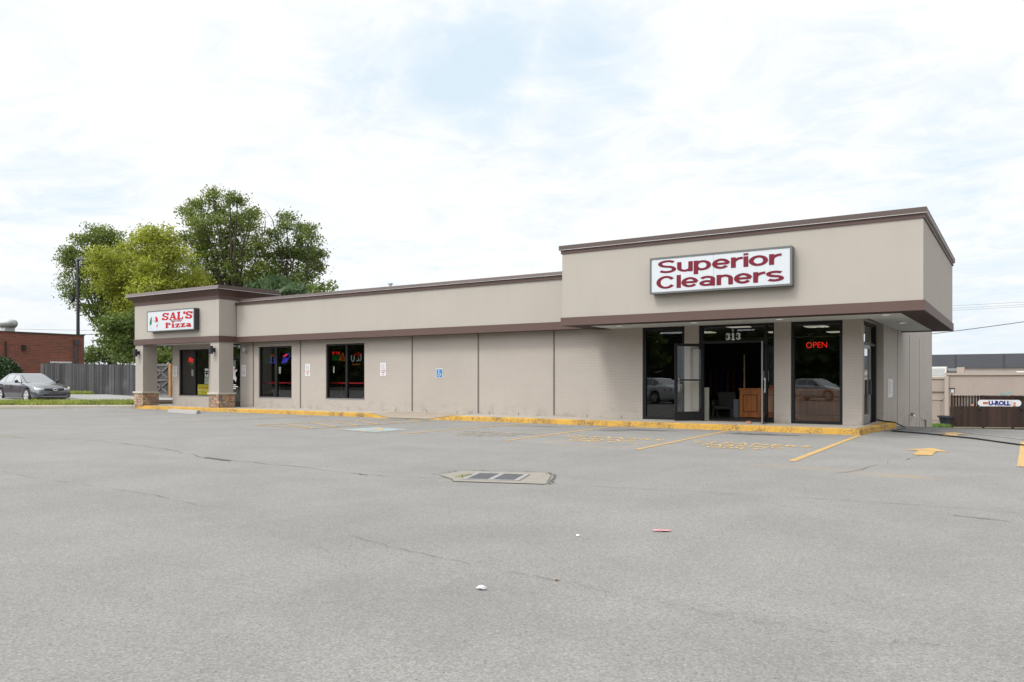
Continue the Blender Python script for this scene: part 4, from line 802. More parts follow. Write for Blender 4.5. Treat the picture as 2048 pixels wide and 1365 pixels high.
for x, l in ((-22.55, 'red chair low in the right half of the left wall window'), (-22.05, 'red chair at the right edge of the left wall window'), (-18.55, 'red chair low in the right half of the right wall window'), (-28.8, 'red chair behind the left half of the pizza front window')): chair(x, 1.1, l)
for x, l in ((-22.7, 'brown wooden table inside the left wall window'), (-19.1, 'brown wooden table inside the right wall window')):
    o = thing('table', l, 'table', (x, 2.0, .145)); m = MB(); m.box(x - .5, x + .5, 1.7, 2.3, .84, .88); m.build('tabletop', M['brownwood'], o); m = MB(); m.tube([(x, 2, .15), (x, 2, .84)], .05, 8); m.build('leg', M['trim'], o)

# ------------------------------------------------------------------ small things outside
m = MB(); m.tube([(.0, 2.36, .20), (.3, 2.1, .175), (.56, 1.75, .172), (.70, 1.9, .08), (.80, 2.02, .02), (.76, 1.5, .018), (.62, .6, .018), (.72, .25, .018), (1.5, -.35, .018), (2.6, -1.56, .018), (3.6, -3.25, .018), (5.2, -5.4, .018)], .018, 8)
tag(m.build('hose', M['black'], smooth=True), 'black hose snaking from the side door over the yellow kerb across the drive', 'hose')
m = MB(); m.prism([(-26.1, -2.95, -.01), (-26.1, -2.72, -.01), (-26.1, -2.77, .14), (-26.1, -2.90, .14)], (2.3, -.25, 0)); tag(m.build('wheel_stop', plain('pale_concrete', (.27, .26, .25), .9, .12, 3), bevel=.015), 'pale concrete wheel stop in front of the pizza portico', 'wheel stop')
def crumple(name, c, r, mat, label, flat=.35, rot=0):
    bm = bmesh.new(); bmesh.ops.create_icosphere(bm, subdivisions=2, radius=1)
    for v in bm.verts:
        k = random.uniform(.5, 1.15); v.co = Vector((v.co.x * r[0] * k, v.co.y * r[1] * k, max(-.9, v.co.z) * r[2] * k + r[2] * .8))
    me = bpy.data.meshes.new(name); bm.to_mesh(me); bm.free(); me.materials.append(M[mat]); o = bpy.data.objects.new(name, me); COL.objects.link(o); o.location = c; o.rotation_euler.z = rot; tag(o, label, 'litter')
crumple('litter', (.57, -17.99, .005), (.036, .024, .014), 'litter_w', 'crumpled white paper scrap on the near asphalt', rot=.6)
crumple('litter', (.81, -15.55, .005), (.09, .034, .010), 'litter_r', 'flattened pink and white wrapper on the asphalt below the big sign', rot=.55)
crumple('litter', (.86, -17.53, .004), (.022, .014, .01), 'ramp', 'tiny tan scrap on the asphalt right of the crumpled white paper', rot=.3)
crumple('litter', (.28, -16.15, .004), (.015, .012, .01), 'litter_w', 'tiny white speck of litter on the asphalt below the drain')

# ------------------------------------------------------------------ cars
def make_car(name, label, cat, paint, suv=False):
    root = thing(name, label, cat)
    L = 2.40; wb = 1.39; W = .905
    if suv:
        top = [(-2.4, .78), (-2.33, 1.02), (-2.1, 1.08), (1.05, 1.08), (1.3, 1.06), (2.0, .98), (2.3, .88), (2.4, .62)]; zb = .34; wr = .38
    else:
        top = [(-2.4, .72), (-2.36, .94), (-2.2, 1.02), (-1.7, 1.05), (.7, .98), (1.1, .965), (1.6, .90), (2.0, .81), (2.25, .70), (2.36, .60), (2.4, .52)]; zb = .20; wr = .335
    N = 72; rings = []
    xs = [-L + 2 * L * i / N for i in range(N + 1)]
    ar = wr + .07
    for x in xs:
        zt = lerp(x, top); a = abs(x) / L; wf = W * (1 - .02 * a ** 2 - (.12 * max(0, (a - .80) / .20) ** 2 if x > 0 else .10 * max(0, (a - .85) / .15) ** 2))
        lo = zb + (.05 if a > .9 else 0)
        z0 = lo
        for c in (wb, -wb):
            dx = abs(x - c)
            if dx < ar: z0 = max(z0, wr + sqrt(ar * ar - dx * dx))
        z0 = min(z0, zt - .12)
        pr = [(wf * .80, z0), (wf * .985, z0 + .015), (wf * 1.0, z0 + (zt - z0) * .28), (wf * .995, z0 + (zt - z0) * .52), (wf * .965, z0 + (zt - z0) * .80), (wf * .92, zt - .035), (wf * .80, zt), (wf * .4, zt + .028 * (1 - max(0, a - .85) * 5)), (0, zt + .035 * (1 - max(0, a - .85) * 5))]
        rings.append(pr)
    m = MB(); vs = []; n = 18
    for x, pr in zip(xs, rings):
        full = [(-p[0], p[1]) for p in pr] + [(0, pr[-1][1])] * 0 + [(p[0], p[1]) for p in reversed(pr[:-1])]
        vs += [(x, y, z) for y, z in full]
    k = len(rings[0]) * 2 - 1
    fs = [(i * k + j, i * k + (j + 1), (i + 1) * k + (j + 1), (i + 1) * k + j) for i in range(N) for j in range(k - 1)]
    fs += [tuple(range(k)), tuple(range(N * k, N * k + k))] + [(i * k, (i + 1) * k, (i + 1) * k + k - 1, i * k + k - 1) for i in range(N)]
    m.add(vs, fs); body = m.build('body', M[paint], root, smooth=True)
    for pz in body.data.polygons: pass
    # greenhouse
    if suv: st = [(1.15, 1.05, .80, 0), (.45, 1.62, .66, 1), (.1, 1.70, .64, 1), (-1.4, 1.72, .63, 1), (-2.1, 1.66, .62, 1), (-2.33, 1.04, .78, 0)]; belt = 1.06
    else: st = [(1.02, .96, .76, 0), (.10, 1.40, .585, 1), (-.25, 1.455, .57, 1), (-.75, 1.465, .565, 1), (-1.15, 1.425, .575, 1), (-2.0, 1.03, .70, 0)]; belt = .985
    bw = W * .925
    m = MB(); ring_top = [(x, hw, z) for x, z, hw, _ in st]
    vs = []
    for x, hw, z in ring_top: vs += [(x, -hw, z), (x, hw, z)]
    nb = len(ring_top); low = []
    for x, hw, z in ring_top: low += [(x, -(bw if z > belt + .1 else hw + .06), belt - .03 if z > belt + .1 else z - .05), (x, (bw if z > belt + .1 else hw + .06), belt - .03 if z > belt + .1 else z - .05)]
    fs = []
    for i in range(nb - 1):
        fs += [(2 * i, 2 * i + 1, 2 * i + 3, 2 * i + 2), (2 * i, 2 * i + 2, 2 * nb + 2 * i + 2, 2 * nb + 2 * i), (2 * i + 1, 2 * nb + 2 * i + 1, 2 * nb + 2 * i + 3, 2 * i + 3)]
    m.add(vs + low, fs); m.build('roof', M[paint], root, smooth=False)
    def glass(nm, pts, off):
        off = Vector(off); m = MB(); m.poly([Vector(p) + off for p in pts]); m.build(nm, M['carglass'], root)
    def lerp3(a, b, t): return tuple(a[i] + (b[i] - a[i]) * t for i in range(3))
    A, Bp = ring_top[0], ring_top[1]
    def scr(a, b, e, nm, off, fr_=.06):
        al, ar_ = (a[0], -a[1], a[2]), (a[0], a[1], a[2]); bl, br = (b[0], -b[1], b[2]), (b[0], b[1], b[2])
        q = [lerp3(lerp3(al, ar_, e), lerp3(bl, br, e), .05), lerp3(lerp3(al, ar_, 1 - e), lerp3(bl, br, 1 - e), .05), lerp3(lerp3(bl, br, 1 - e), lerp3(al, ar_, 1 - e), fr_), lerp3(lerp3(bl, br, e), lerp3(al, ar_, e), fr_)]; glass(nm, q, off)
    scr(A, Bp, .045, 'windscreen', (.006, 0, .010)); scr(ring_top[-1], ring_top[-2], .07, 'rear_window', (-.008, 0, .010))
    for s in (-1, 1):
        def top_at(x): 
            for (x0, h0, z0), (x1, h1, z1) in zip(ring_top, ring_top[1:]):
                if x1 <= x <= x0: t_ = (x0 - x) / (x0 - x1); return h0 + (h1 - h0) * t_, z0 + (z1 - z0) * t_
        def side(x, f):   # f 0 at belt, 1 at roof edge
            h, z = top_at(x); return (x, s * (bw + (h - bw) * f), belt - .03 + (z - belt + .03) * f)
        segs = ([(.80, .38, -.20), (-.26, -.26, -1.25), (-1.32, -1.32, -2.02)] if suv else [(.72, .20, -.22), (-.29, -.29, -1.05), (-1.11, -1.11, -1.52)])
        for (a, b, c_) in segs:
            q = [side(a, .13), side(c_, .13), side(c_ if top_at(c_)[1] > belt + .25 else c_ + .12, .87 if top_at(c_)[1] > belt + .25 else .6), side(b, .87)]
            if a > .3: q = [side(a, .14), side(c_, .13), side(c_, .87), side(b, .87), side((a + b) / 2, .62)]
            glass('side_window', q, (0, s * .008, .002))
        # mirror, door seams, handles, sill
        m = MB(); m.lathe((.62, s * (W + .10), belt + .06), [(.02, -.10), (.075, -.06), (.085, 0), (.07, .05), (.02, .08)], 12, 'y'); mi = m.build('wing_mirror', M['trim'], root, smooth=True); m = MB(); m.box(.56, .64, s * W - .05, s * W + .05, belt - .01, belt + .03); m.build('stalk', M['trim'], mi)
        for x in ((.72, -.27, -1.12) if not suv else (.8, -.25, -1.25)):
            m = MB(); m.obox((x, s * (W * .992), .62), (.006, 0, 0), (0, .006, 0), (0, 0, .27)); m.build('door_seam', M['trim'], root)
        for x in (-.12, -.98): m = MB(); m.box(x - .09, x + .09, s * W * .985 - .03, s * W * .985 + .03, .80, .83); m.build('door_handle', M['chrome' if suv else paint], root)
        m = MB(); m.box(-.95, .95, s * W * .94 - .03, s * W * .94 + .03, zb - .01, zb + .05); m.build('sill', M['rim' if not suv else 'trim'], root)
        hz = .70 if not suv else .80
        m = MB(); m.prism([(2.02, s * .82, hz + .05), (2.20, s * .80, hz + .03), (2.30, s * .62, hz - .01), (2.33, s * .52, hz - .03), (2.33, s * .50, hz - .08), (2.27, s * .72, hz - .10), (2.12, s * .86, hz - .06)], (.04, s * .02, .015)); hl = m.build('headlight', M['lamp'], root); m = MB(); m.prism([(2.0, s * .85, hz + .03), (2.12, s * .865, hz + .02), (2.12, s * .87, hz - .04), (2.02, s * .87, hz)], (.02, s * .03, .005)); m.build('indicator', M['amber'], hl)
        m = MB(); m.prism([(-2.05, s * .86, hz + .20), (-2.40, s * .62, hz + .20), (-2.42, s * .55, hz + .04), (-2.42, s * .7, hz), (-2.12, s * .88, hz + .05)], (-.02, s * .02, 0)); m.build('tail_light', M['tail'], root)
        m = MB(); m.lathe((0, 0, 0), [(.05, 0), (.075, .03)], 14); m.v = [(2.34 + p[2], s * .66 + p[1], .34 + p[0]) for p in m.v]; m.build('fog_light', M['lamp'], root, smooth=True)
    gz = .63 if not suv else .72
    m = MB(); m.prism([(2.34, -.50, gz + .06), (2.36, 0, gz + .05), (2.34, .50, gz + .06), (2.36, .44, gz - .03), (2.40, 0, gz - .08), (2.36, -.44, gz - .03)], (.022, 0, 0)); gr = m.build('grille', M['trim'], root)
    m = MB(); m.tube([(2.435, .11 * cos(a * .524), gz - .0 + .055 * sin(a * .524)) for a in range(13)], .012, 6); m.tube([(2.44, -.05 * cos(a * .524), gz + .04 * sin(a * .524)) for a in range(13)], .010, 6); m.build('emblem', M['chrome'], gr)
    m = MB(); m.prism([(2.37, -.70, .42), (2.40, 0, .38), (2.37, .70, .42), (2.37, .62, .27), (2.40, 0, .25), (2.37, -.62, .27)], (.025, 0, 0)); m.build('lower_grille', M['trim'], root)
    m = MB(); m.box(2.395, 2.435, -.6, .6, .285, .305); m.build('lower_bar', M['chrome'], root)
    m = MB(); m.prism([(1.9, -.86, .20), (2.42, -.55, .20), (2.46, 0, .20), (2.42, .55, .20), (1.9, .86, .20)], (0, 0, .045)); m.build('front_lip', M[paint], root)
    m = MB(); m.box(-2.1, 2.1, -.72, .72, .2, .5); m.build('underbody', M['trim'], root)
    for x in (-wb, wb):
        for s in (-1, 1):
            m = MB(); m.lathe((x, s * .80, wr), [(wr * .66, s * .11), (wr * .93, s * .115), (wr, s * .08), (wr, -s * .1), (wr * .6, -s * .1)], 28, 'y'); wh = m.build('wheel', M['tyre'], root, smooth=True)
            m = MB(); m.lathe((x, s * .80, wr), [(wr * .20, s * .11), (wr * .62, s * .07), (wr * .60, s * .03), (.02, s * .03)], 28, 'y'); m.build('rim_well', M['trim'], wh)
            m = MB(); 
            for k in range(5):
                a = k * 2 * pi / 5 + .3; u = Vector((cos(a), 0, sin(a))); v = Vector((-sin(a), 0, cos(a))); c = Vector((x, s * .895, wr))
                m.prism([c + u * .03 + v * .05, c + u * wr * .68 + v * .075, c + u * wr * .68 - v * .075, c + u * .03 - v * .05], (0, s * .02, 0))
            m.lathe((x, s * .885, wr), [(wr * .64, 0), (wr * .70, s * .03), (wr * .66, s * .035), (wr * .62, s * .01)], 28, 'y'); m.lathe((x, s * .90, wr), [(.06, 0), (.055, s * .025)], 14, 'y'); m.build('rim', M['rim'], wh)
    return root
car = make_car('parked_car', 'charcoal grey sedan parked on the left in front of the weathered fence', 'car', 'carp'); car.location = (-41.45, -1.05, .17); car.scale = (1.03, 1.03, 1.05)
c2 = make_car('parked_car', 'white sedan mirrored in the left cleaners window', 'car', 'carw'); c2.location = (-14.6, -19.6, .005); c2.rotation_euler.z = radians(200)
c3 = make_car('parked_car', 'red sport utility car mirrored in the right pizza wall window', 'car', 'carr', True); c3.location = (-26.5, -16.5, .005); c3.rotation_euler.z = radians(170)
def copy_tree(o, parent=None):
    c = o.copy(); COL.objects.link(c); c.parent = parent
    for ch in list(o.children): copy_tree(ch, c)
    return c
c4 = copy_tree(c2); c4.location = (-7.6, -31, .005); c4.rotation_euler.z = radians(25); c4['label'] = 'white sedan mirrored in the right cleaners window below the OPEN sign'
c5 = copy_tree(c2); c5.location = (-16.2, -24.0, .005); c5.rotation_euler.z = radians(205); c5['label'] = 'second white sedan behind the first in the left cleaners window reflection'

# ------------------------------------------------------------------ trees
def leaves_mesh(centres, per, sig, size, aspect=1.6, droop=0):
    n = len(centres) * per; c = np.repeat(np.array(centres), per, 0) + rng.normal(0, 1, (n, 3)) * np.array([sig, sig, sig * .55])
    a = rng.normal(0, 1, (n, 3)); a[:, 2] -= droop; a /= np.linalg.norm(a, axis=1, keepdims=True); b = np.cross(a, rng.normal(0, 1, (n, 3))); b /= np.linalg.norm(b, axis=1, keepdims=True)
    s = size * rng.uniform(.4, 1.6, (n, 1)); u = a * s * aspect * .5; v = b * s * .5
    q = np.stack([c - u, c + v * .9, c + u, c - v * .9], 1).reshape(-1, 3); return q
def add_foliage(name, q, mat, parent):
    me = bpy.data.meshes.new(name); n = len(q) // 4; off = np.array(wloc(parent)) if parent else 0
    me.vertices.add(4 * n); me.vertices.foreach_set('co', (q - off).astype(np.float32).ravel()); me.loops.add(4 * n); me.loops.foreach_set('vertex_index', np.arange(4 * n, dtype=np.int32)); me.polygons.add(n); me.polygons.foreach_set('loop_start', np.arange(0, 4 * n, 4, dtype=np.int32)); me.update(calc_edges=True); me.validate()
    me.materials.append(mat); o = bpy.data.objects.new(name, me); COL.objects.link(o); o.parent = parent; return o
def tree(name, label, cat, group, base, lobes, mat, D, per=105, size=.105, sig=.34, dens=1.0, trunk=.22, bare=(), stems=1, aspect=1.6):
    bx, D0 = base; bp = far(bx, 760, D0); bp.z = height(bp.x, bp.y) - .1 if bp.x < -24 else 0
    o = thing(name, label, cat, bp, group); cen = []; br = MB()
    mean = sum((far(l[0], l[1], D) for l in lobes), Vector()) / len(lobes)
    fork = [Vector(bp).lerp(mean, .45) + Vector((random.uniform(-.6, .6), random.uniform(-.6, .6), 0)) for _ in range(stems)]
    for f in fork: br.tube([Vector(bp), Vector(bp).lerp(f, .5) + Vector((random.uniform(-.2, .2), random.uniform(-.2, .2), 0)), f], [trunk, trunk * .8, trunk * .6], 8)
    for px, py, rx, ry in lobes:
        dd = D + random.uniform(-1.6, 1.6); c = far(px, py, dd); ax, az = rx / FPX * dd, ry / FPX * dd; ay = (ax + az) * .55
        f = min(fork, key=lambda p: (p - c).length); mid = f.lerp(c, .55) + Vector((random.uniform(-.4, .4), random.uniform(-.4, .4), random.uniform(-.2, .5)))
        br.tube([f, mid, c], [trunk * .42, trunk * .25, trunk * .13], 6)
        n = max(5, int(dens * 12 * (ax * az + ax * ay * .6) + 4))
        for i in range(n):
            v = Vector(rng.normal(0, 1, 3)).normalized(); r = random.uniform(.25, 1) ** .45 * random.uniform(.8, 1.14)
            p = c + RV * (v.x * ax * r) + DV * (v.y * ay * r) + ZU * (v.z * az * r); cen.append(tuple(p))
            if i % 2 == 0: br.tube([c.lerp(p, .15), c.lerp(p, .6) + Vector((0, 0, .1)), p], [trunk * .10, trunk * .07, trunk * .03], 4, False)
    for pts in bare: br.tube([far(px, py, D) for px, py in pts], [.05] + [.03] * (len(pts) - 2) + [.012], 5)
    br.build('trunk', M['bark'], o); add_foliage('crown', leaves_mesh(cen, per, sig, size, aspect), M[mat], o); return o
GT = 'trees behind the fence and building'
tree('tree', 'tall dark green tree at the far left reaching behind the lamp post', 'tree', GT, (215, 67), [(180, 480, 30, 26), (215, 478, 30, 26), (150, 535, 26, 38), (145, 580, 20, 24), (195, 535, 36, 45), (185, 600, 30, 40), (225, 590, 32, 50), (215, 640, 28, 26), (245, 650, 28, 40), (240, 610, 30, 40), (140, 505, 12, 10), (255, 690, 25, 25), (255, 520, 24, 26), (245, 560, 24, 30)], 'leafL2', 67, dens=.66, trunk=.28)
tree('tree', 'broad yellow-green tree rising behind the pizza portico', 'tree', GT, (325, 54), [(235, 508, 32, 24), (290, 490, 38, 30), (318, 468, 32, 20), (262, 540, 40, 36), (322, 530, 42, 42), (348, 505, 24, 26), (222, 545, 18, 18), (205, 520, 22, 20), (195, 555, 18, 22), (210, 575, 18, 18), (300, 580, 50, 36), (252, 600, 26, 34), (350, 570, 32, 36), (382, 560, 28, 22), (238, 585, 16, 18), (270, 560, 40, 40), (300, 545, 30, 30), (262, 640, 18, 26)], 'leafA', 54, per=110, size=.098, dens=.85, trunk=.2, stems=2)
tree('tree', 'tallest tree, mid green with airy crown behind the building', 'tree', GT, (455, 61), [(425, 390, 12, 11), (400, 412, 20, 16), (378, 425, 16, 12), (430, 425, 22, 18), (460, 402, 14, 14), (475, 404, 9, 8), (410, 450, 40, 26), (458, 450, 36, 32), (500, 436, 16, 16), (390, 480, 32, 22), (430, 490, 45, 32), (482, 490, 42, 38), (520, 478, 20, 30), (508, 428, 8, 10), (440, 530, 46, 28), (390, 520, 26, 20), (490, 540, 42, 32), (405, 555, 46, 18), (530, 522, 16, 20), (460, 568, 46, 18), (548, 540, 18, 20), (545, 566, 26, 14), (520, 550, 26, 20)], 'leafB', 61, dens=.50, trunk=.3, sig=.34)
tree('tree', 'slender green tree with bare twigs, right of the tallest tree', 'tree', GT, (595, 62), [(575, 436, 10, 9), (572, 456, 11, 14), (605, 458, 16, 13), (626, 468, 15, 17), (590, 490, 28, 24), (553, 474, 13, 12), (620, 500, 20, 22), (568, 512, 22, 20), (600, 520, 32, 22), (635, 508, 10, 13), (610, 547, 25, 18), (575, 550, 26, 20), (632, 535, 14, 12), (558, 498, 9, 13), (600, 572, 26, 14)], 'leafC', 62, dens=.50, trunk=.22, stems=2, bare=([(552, 470), (545, 440), (530, 418)], [(556, 462), (560, 440), (558, 420)], [(592, 470), (598, 445), (604, 432)], [(632, 540), (648, 530), (655, 524)], [(528, 470), (531, 445), (529, 436)], [(640, 510), (652, 507), (658, 505)]))
tree('sumac', 'dark bluish sumac clump just above the parapet beside the portico', 'shrub', None, (545, 57), [(535, 575, 22, 16), (560, 578, 24, 14), (522, 582, 18, 18), (590, 585, 16, 10), (548, 590, 30, 14)], 'leafS', 57, per=30, size=.22, dens=.8, trunk=.1, aspect=3.4, stems=2)
tree('shrub', 'small leafy sprig poking above the parapet right of the trees', 'shrub', None, (640, 59), [(642, 578, 18, 6), (657, 573, 9, 6), (625, 581, 12, 7)], 'leafC', 59, per=24, size=.16, dens=.9, trunk=.08)
tree('tree', 'dark drooping tree behind the fence and portico columns', 'tree', GT, (275, 52), [(228, 680, 30, 26), (255, 655, 28, 26), (262, 695, 28, 26), (330, 700, 42, 26), (300, 680, 30, 30), (295, 710, 40, 18), (340, 715, 30, 16), (222, 648, 20, 14)], 'leafD', 52, per=90, size=.12, dens=.9, trunk=.2)
tree('shrub', 'pale green bushes beside the red brick building, above the fence', 'shrub', None, (200, 66), [(190, 708, 20, 14), (215, 712, 22, 14), (180, 716, 14, 10), (240, 714, 20, 12)], 'leafL', 66, per=40, size=.15, dens=1.2, trunk=.06, stems=3)
# clipped bush at the left edge
bp = far(2, 752, 47); o = thing('bush', 'clipped rounded dark green bush behind the grey sedan', 'bush', (bp.x, bp.y, .5)); cs = []
for i in range(900):
    v = Vector(rng.normal(0, 1, 3)).normalized(); v.z = abs(v.z); cs.append((bp.x + v.x * 1.22, bp.y + v.y * 1.22, .6 + v.z * 2.05))
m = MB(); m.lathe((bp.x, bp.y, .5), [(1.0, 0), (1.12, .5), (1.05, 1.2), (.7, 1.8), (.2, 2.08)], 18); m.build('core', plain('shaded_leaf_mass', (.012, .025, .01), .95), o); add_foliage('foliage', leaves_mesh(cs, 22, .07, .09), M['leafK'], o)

# woods across the road, seen mirrored in the shop glass
cs = []; tr = MB()
for k in range(27):
    x = -205 + k * 9.5 + random.uniform(-2, 2); y = -62 + random.uniform(-6, 6); hgt = random.uniform(8, 14); tr.tube([(x, y, 0), (x, y, hgt * .6)], [.3, .15], 6)
    for i in range(60):
        v = Vector(rng.normal(0, 1, 3)).normalized(); r = random.uniform(.3, 1) ** .5; cs.append((x + v.x * 5.2 * r, y + v.y * 4 * r, hgt * .55 + v.z * hgt * .5 * r))
wood_ = add_foliage('distant_woods', leaves_mesh(cs, 26, .8, .75), M['leafD'], None); stuff(wood_)
hm = MB(); hm.box(-240, 60, -76, -75.6, 0, 7.5); structure(hm.build('tree_belt_hill', plain('shaded_wood_mass', (.02, .03, .014), .95, .4, .3)))

# ------------------------------------------------------------------ left background: fence, gate, brick building, lamp post
o = thing('wooden_fence', 'weathered grey vertical board fence running behind the sedan to the portico', 'fence', (-44, 3.6, .5)); m = MB(); x = -50.2
while x < -37.5:
    w_ = .145; zb_ = height(x, 3.6) + .0; m.box(x, x + w_, 3.60 + random.uniform(-.012, .012), 3.63 + random.uniform(-.0, .012), zb_ - .1, zb_ + 1.83 + random.uniform(-.05, .05)); x += .158
m.build('boards', M['fence'], o)
for zz in (.5, 1.5): m = MB(); m.box(-50.2, -37.5, 3.65, 3.70, .5 + zz - .05, .5 + zz + .05); m.build('rail', M['gatewood'], o)
o = thing('fence_gate', 'grey board gate with crossed braces between the portico column and the building', 'gate', (-36.6, 3.6, .48)); m = MB(); x = -37.35
while x < -36.05: m.box(x, x + .13, 3.62, 3.645, .47, 2.22); x += .15
m.build('boards', M['fence'], o); m = MB()
for a in ((-37.4, -36.02, 2.12, 2.24), (-37.4, -36.02, 1.28, 1.38), (-37.4, -36.02, .47, .58), (-36.12, -36.0, .58, 2.12)): m.box(a[0], a[1], 3.585, 3.615, a[2], a[3])
for a, b in (((-37.35, 1.45), (-36.15, 2.08)), ((-37.35, 1.75 - .45), (-36.15, .75 + .6)), ((-37.35, .62), (-36.15, 1.25)), ((-37.35, 1.22), (-36.15, .62)), ((-37.35, 2.08), (-36.15, 1.45))):
    d_ = (Vector((b[0], 0, b[1])) - Vector((a[0], 0, a[1]))); c = Vector(((a[0] + b[0]) / 2, 3.57, (a[1] + b[1]) / 2)); u = d_.normalized(); m.obox(c, d_ / 2, (0, .01, 0), u.cross(Vector((0, 1, 0))) * .045)
m.build('brace', M['gatewood'], o)
m = MB(); m.box(-35.95, -35.78, 3.5, 3.62, .4, 2.25); tag(m.build('gate_post', M['postwood']), 'orange-toned new wooden gate post beside the building end wall', 'post')
o = thing('brick_building', 'low red brick building with flat roof behind the fence at far left', 'building', (-59, 8, .4))
m = MB(); m.box(-72, -59, -12, 11.1, .3, 4.86); m.build('wall', M['redbrick'], o); m = MB(); m.box(-72.1, -58.94, -12.1, 11.15, 4.86, 4.94); m.build('roof_edge', plain('dark_roof_edge', (.05, .04, .035), .7), o)
m = MB(); m.tube([(-58.92, 10.42, .4), (-58.92, 10.42, 4.1)], .10, 8); m.prism([(-59, 10.2, 4.5), (-59, 10.64, 4.5), (-59, 10.52, 4.08), (-59, 10.32, 4.08)], (.22, 0, 0)); m.build('downspout', plain('dark_grey_pipe', (.045, .045, .06), .6), o)
m = MB(); m.tube([(-58.93, 5.35, .4), (-58.93, 5.35, 4.2)], .06, 6); m.build('conduit', M['trim'], o)
m = MB(); m.box(-59.0, -58.4, 8.5, 9.85, 2.62, 2.75); m.build('awning', M['white'], o)
m = MB(); m.box(-58.99, -58.8, 6.45, 6.68, 3.55, 3.95); m.build('sconce', M['trim'], o)
o = thing('exhaust_vent', 'round galvanised exhaust fan on the brick building roof', 'vent', (-60, 5.9, 4.9)); m = MB(); m.box(-60.35, -59.65, 5.6, 6.3, 4.94, 5.25); m.build('kerb_box', M['grey_metal'], o); m = MB(); m.lathe((-60, 5.95, 5.25), [(.5, 0), (.62, .14), (.66, .32), (.62, .5), (.46, .60), (.1, .64)], 24); m.build('cowl', M['grey_metal'], o, smooth=True)
pb = far(156, 760, 64); o = thing('lamp_post', 'tall dark lamp post with floodlights behind the brick building', 'lamp post', (pb.x, pb.y, .5)); m = MB(); m.tube([(pb.x, pb.y, .5), (pb.x, pb.y, 11.4)], [.16, .10], 10); m.build('pole', M['trim'], o)
hp = far(165, 518, 64); m = MB(); m.obox((hp.x, hp.y, hp.z), RV * .45, DV * .2, (0, 0, .10)); m.build('lamp_head', M['signframe'], o)
hp = far(144, 596, 64); m = MB(); m.obox((hp.x, hp.y, hp.z), RV * .10 + ZU * .16, DV * .18, ZU * .20 - RV * .12); m.tube([hp, (pb.x, pb.y, hp.z - .2)], .03, 6); m.build('lamp_head', M['trim'], o)
def wire(label, a, b, r, sag, group):
    m = MB(); a, b = Vector(a), Vector(b); m.tube([a.lerp(b, i / 16) - ZU * (sag * 4 * (i / 16) * (1 - i / 16)) for i in range(17)], r, 5); tag(m.build('overhead_wire', plain('wire_black', (.05, .05, .055), .6)), label, 'wire', group)
wire('upper thin overhead wire crossing behind the lamp post', far(-60, 656, 70), far(420, 662, 72), .012, .1, 'overhead wires on the left'); wire('lower thicker overhead wire crossing behind the lamp post', far(-60, 668, 70), far(420, 664, 72), .03, .15, 'overhead wires on the left')
wire('thick twisted overhead cable under the canopy corner at right', far(1700, 686, 70), far(2300, 604, 66), .032, .25, 'overhead wires on the right')
for py, l in ((611, 'top faint overhead wire at the right edge'), (616, 'middle faint overhead wire at the right edge'), (620, 'lowest of the three faint overhead wires at the right edge')): wire(l, far(1700, py + 11, 90), far(2300, py - 22, 90), .013, .1, 'overhead wires on the right')

# ------------------------------------------------------------------ right background: far building, deck fence
o = thing('far_building', 'distant tan block building with dark slate upper wall beyond the deck fence', 'building', (4, 51.4, -2.2)); FY = 51.4
m = MB(); m.box(-1.65, 40, FY, FY + 10, -2.6, 1.72); m.box(-14, -1.65, FY + .3, FY + 10, -2.6, 1.42); m.build('wall', M['tan'], o)
m = MB(); m.box(-1.75, 40.1, FY - .12, FY + 10.1, 1.72, 1.92); m.box(-14, -1.75, FY + .2, FY + 10, 1.42, 1.56); m.build('parapet_cap', M['tanl'], o)
m = MB(); m.box(-1.78, -1.48, FY - .16, FY - .004, -2.5, 1.65); m.build('pilaster', M['tanl'], o)
m = MB(); m.box(-14, 41, FY + 10.1, FY + 30, 2.2 - 4.5, 2.45); m.build('block_wall', plain('grey_tan_block', (.27, .24, .22), .9, .08), o)
m = MB(); m.box(-14, 41, FY + 9.9, FY + 31, 2.45, 3.72); m.build('upper_wall', M['slate'], o)
for x in (-1.6, 2.2, 4.4, 7): m = MB(); m.box(x - .05, x + .05, FY + 9.86, FY + 9.9, 2.4, 3.7); m.build('panel_joint', M['slate2'], o)
m = MB(); m.box(-2.96, -2.1, FY + .26, FY + .30, -2.05, -.33); d_ = m.build('door', M['tan2'], o); m = MB(); m.box(-3.1, -1.95, FY + .2, FY + .3, -.33, -.24); m.build('lintel', M['tanl'], d_)
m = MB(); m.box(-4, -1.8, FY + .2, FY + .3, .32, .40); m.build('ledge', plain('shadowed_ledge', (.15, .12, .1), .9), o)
o = thing('rooftop_unit', 'pale box of rooftop air equipment with round duct above the tan wall', 'air conditioner', (-2.4, 53, 1.56)); m = MB(); m.box(-2.95, -1.75, FY + 1.4, FY + 2.4, 1.57, 2.45); m.build('cabinet', M['offw'], o, bevel=.03)
m = MB(); m.box(-2.82, -1.9, FY + 1.37, FY + 1.395, 1.68, 2.3); m.build('grille', M['grey_metal'], o); m = MB(); m.tube([(-1.75, FY + 1.9, 2.1), (-1.0, FY + 1.9, 2.1)], .22, 12); m.build('duct', M['signframe'], o); m = MB(); m.box(-1.0, -.45, FY + 1.5, FY + 2.3, 1.93, 2.4); m.build('duct_box', M['tanl'], o)
m = MB(); m.box(4.9, 5.6, FY + 1.5, FY + 2.5, 1.95, 2.35); m.box(3.2, 4.8, FY + 1.6, FY + 2.2, 1.95, 2.05); tag(m.build('roof_hatch', M['offw']), 'pale low hatch on the tan roof at the right edge', 'hatch')
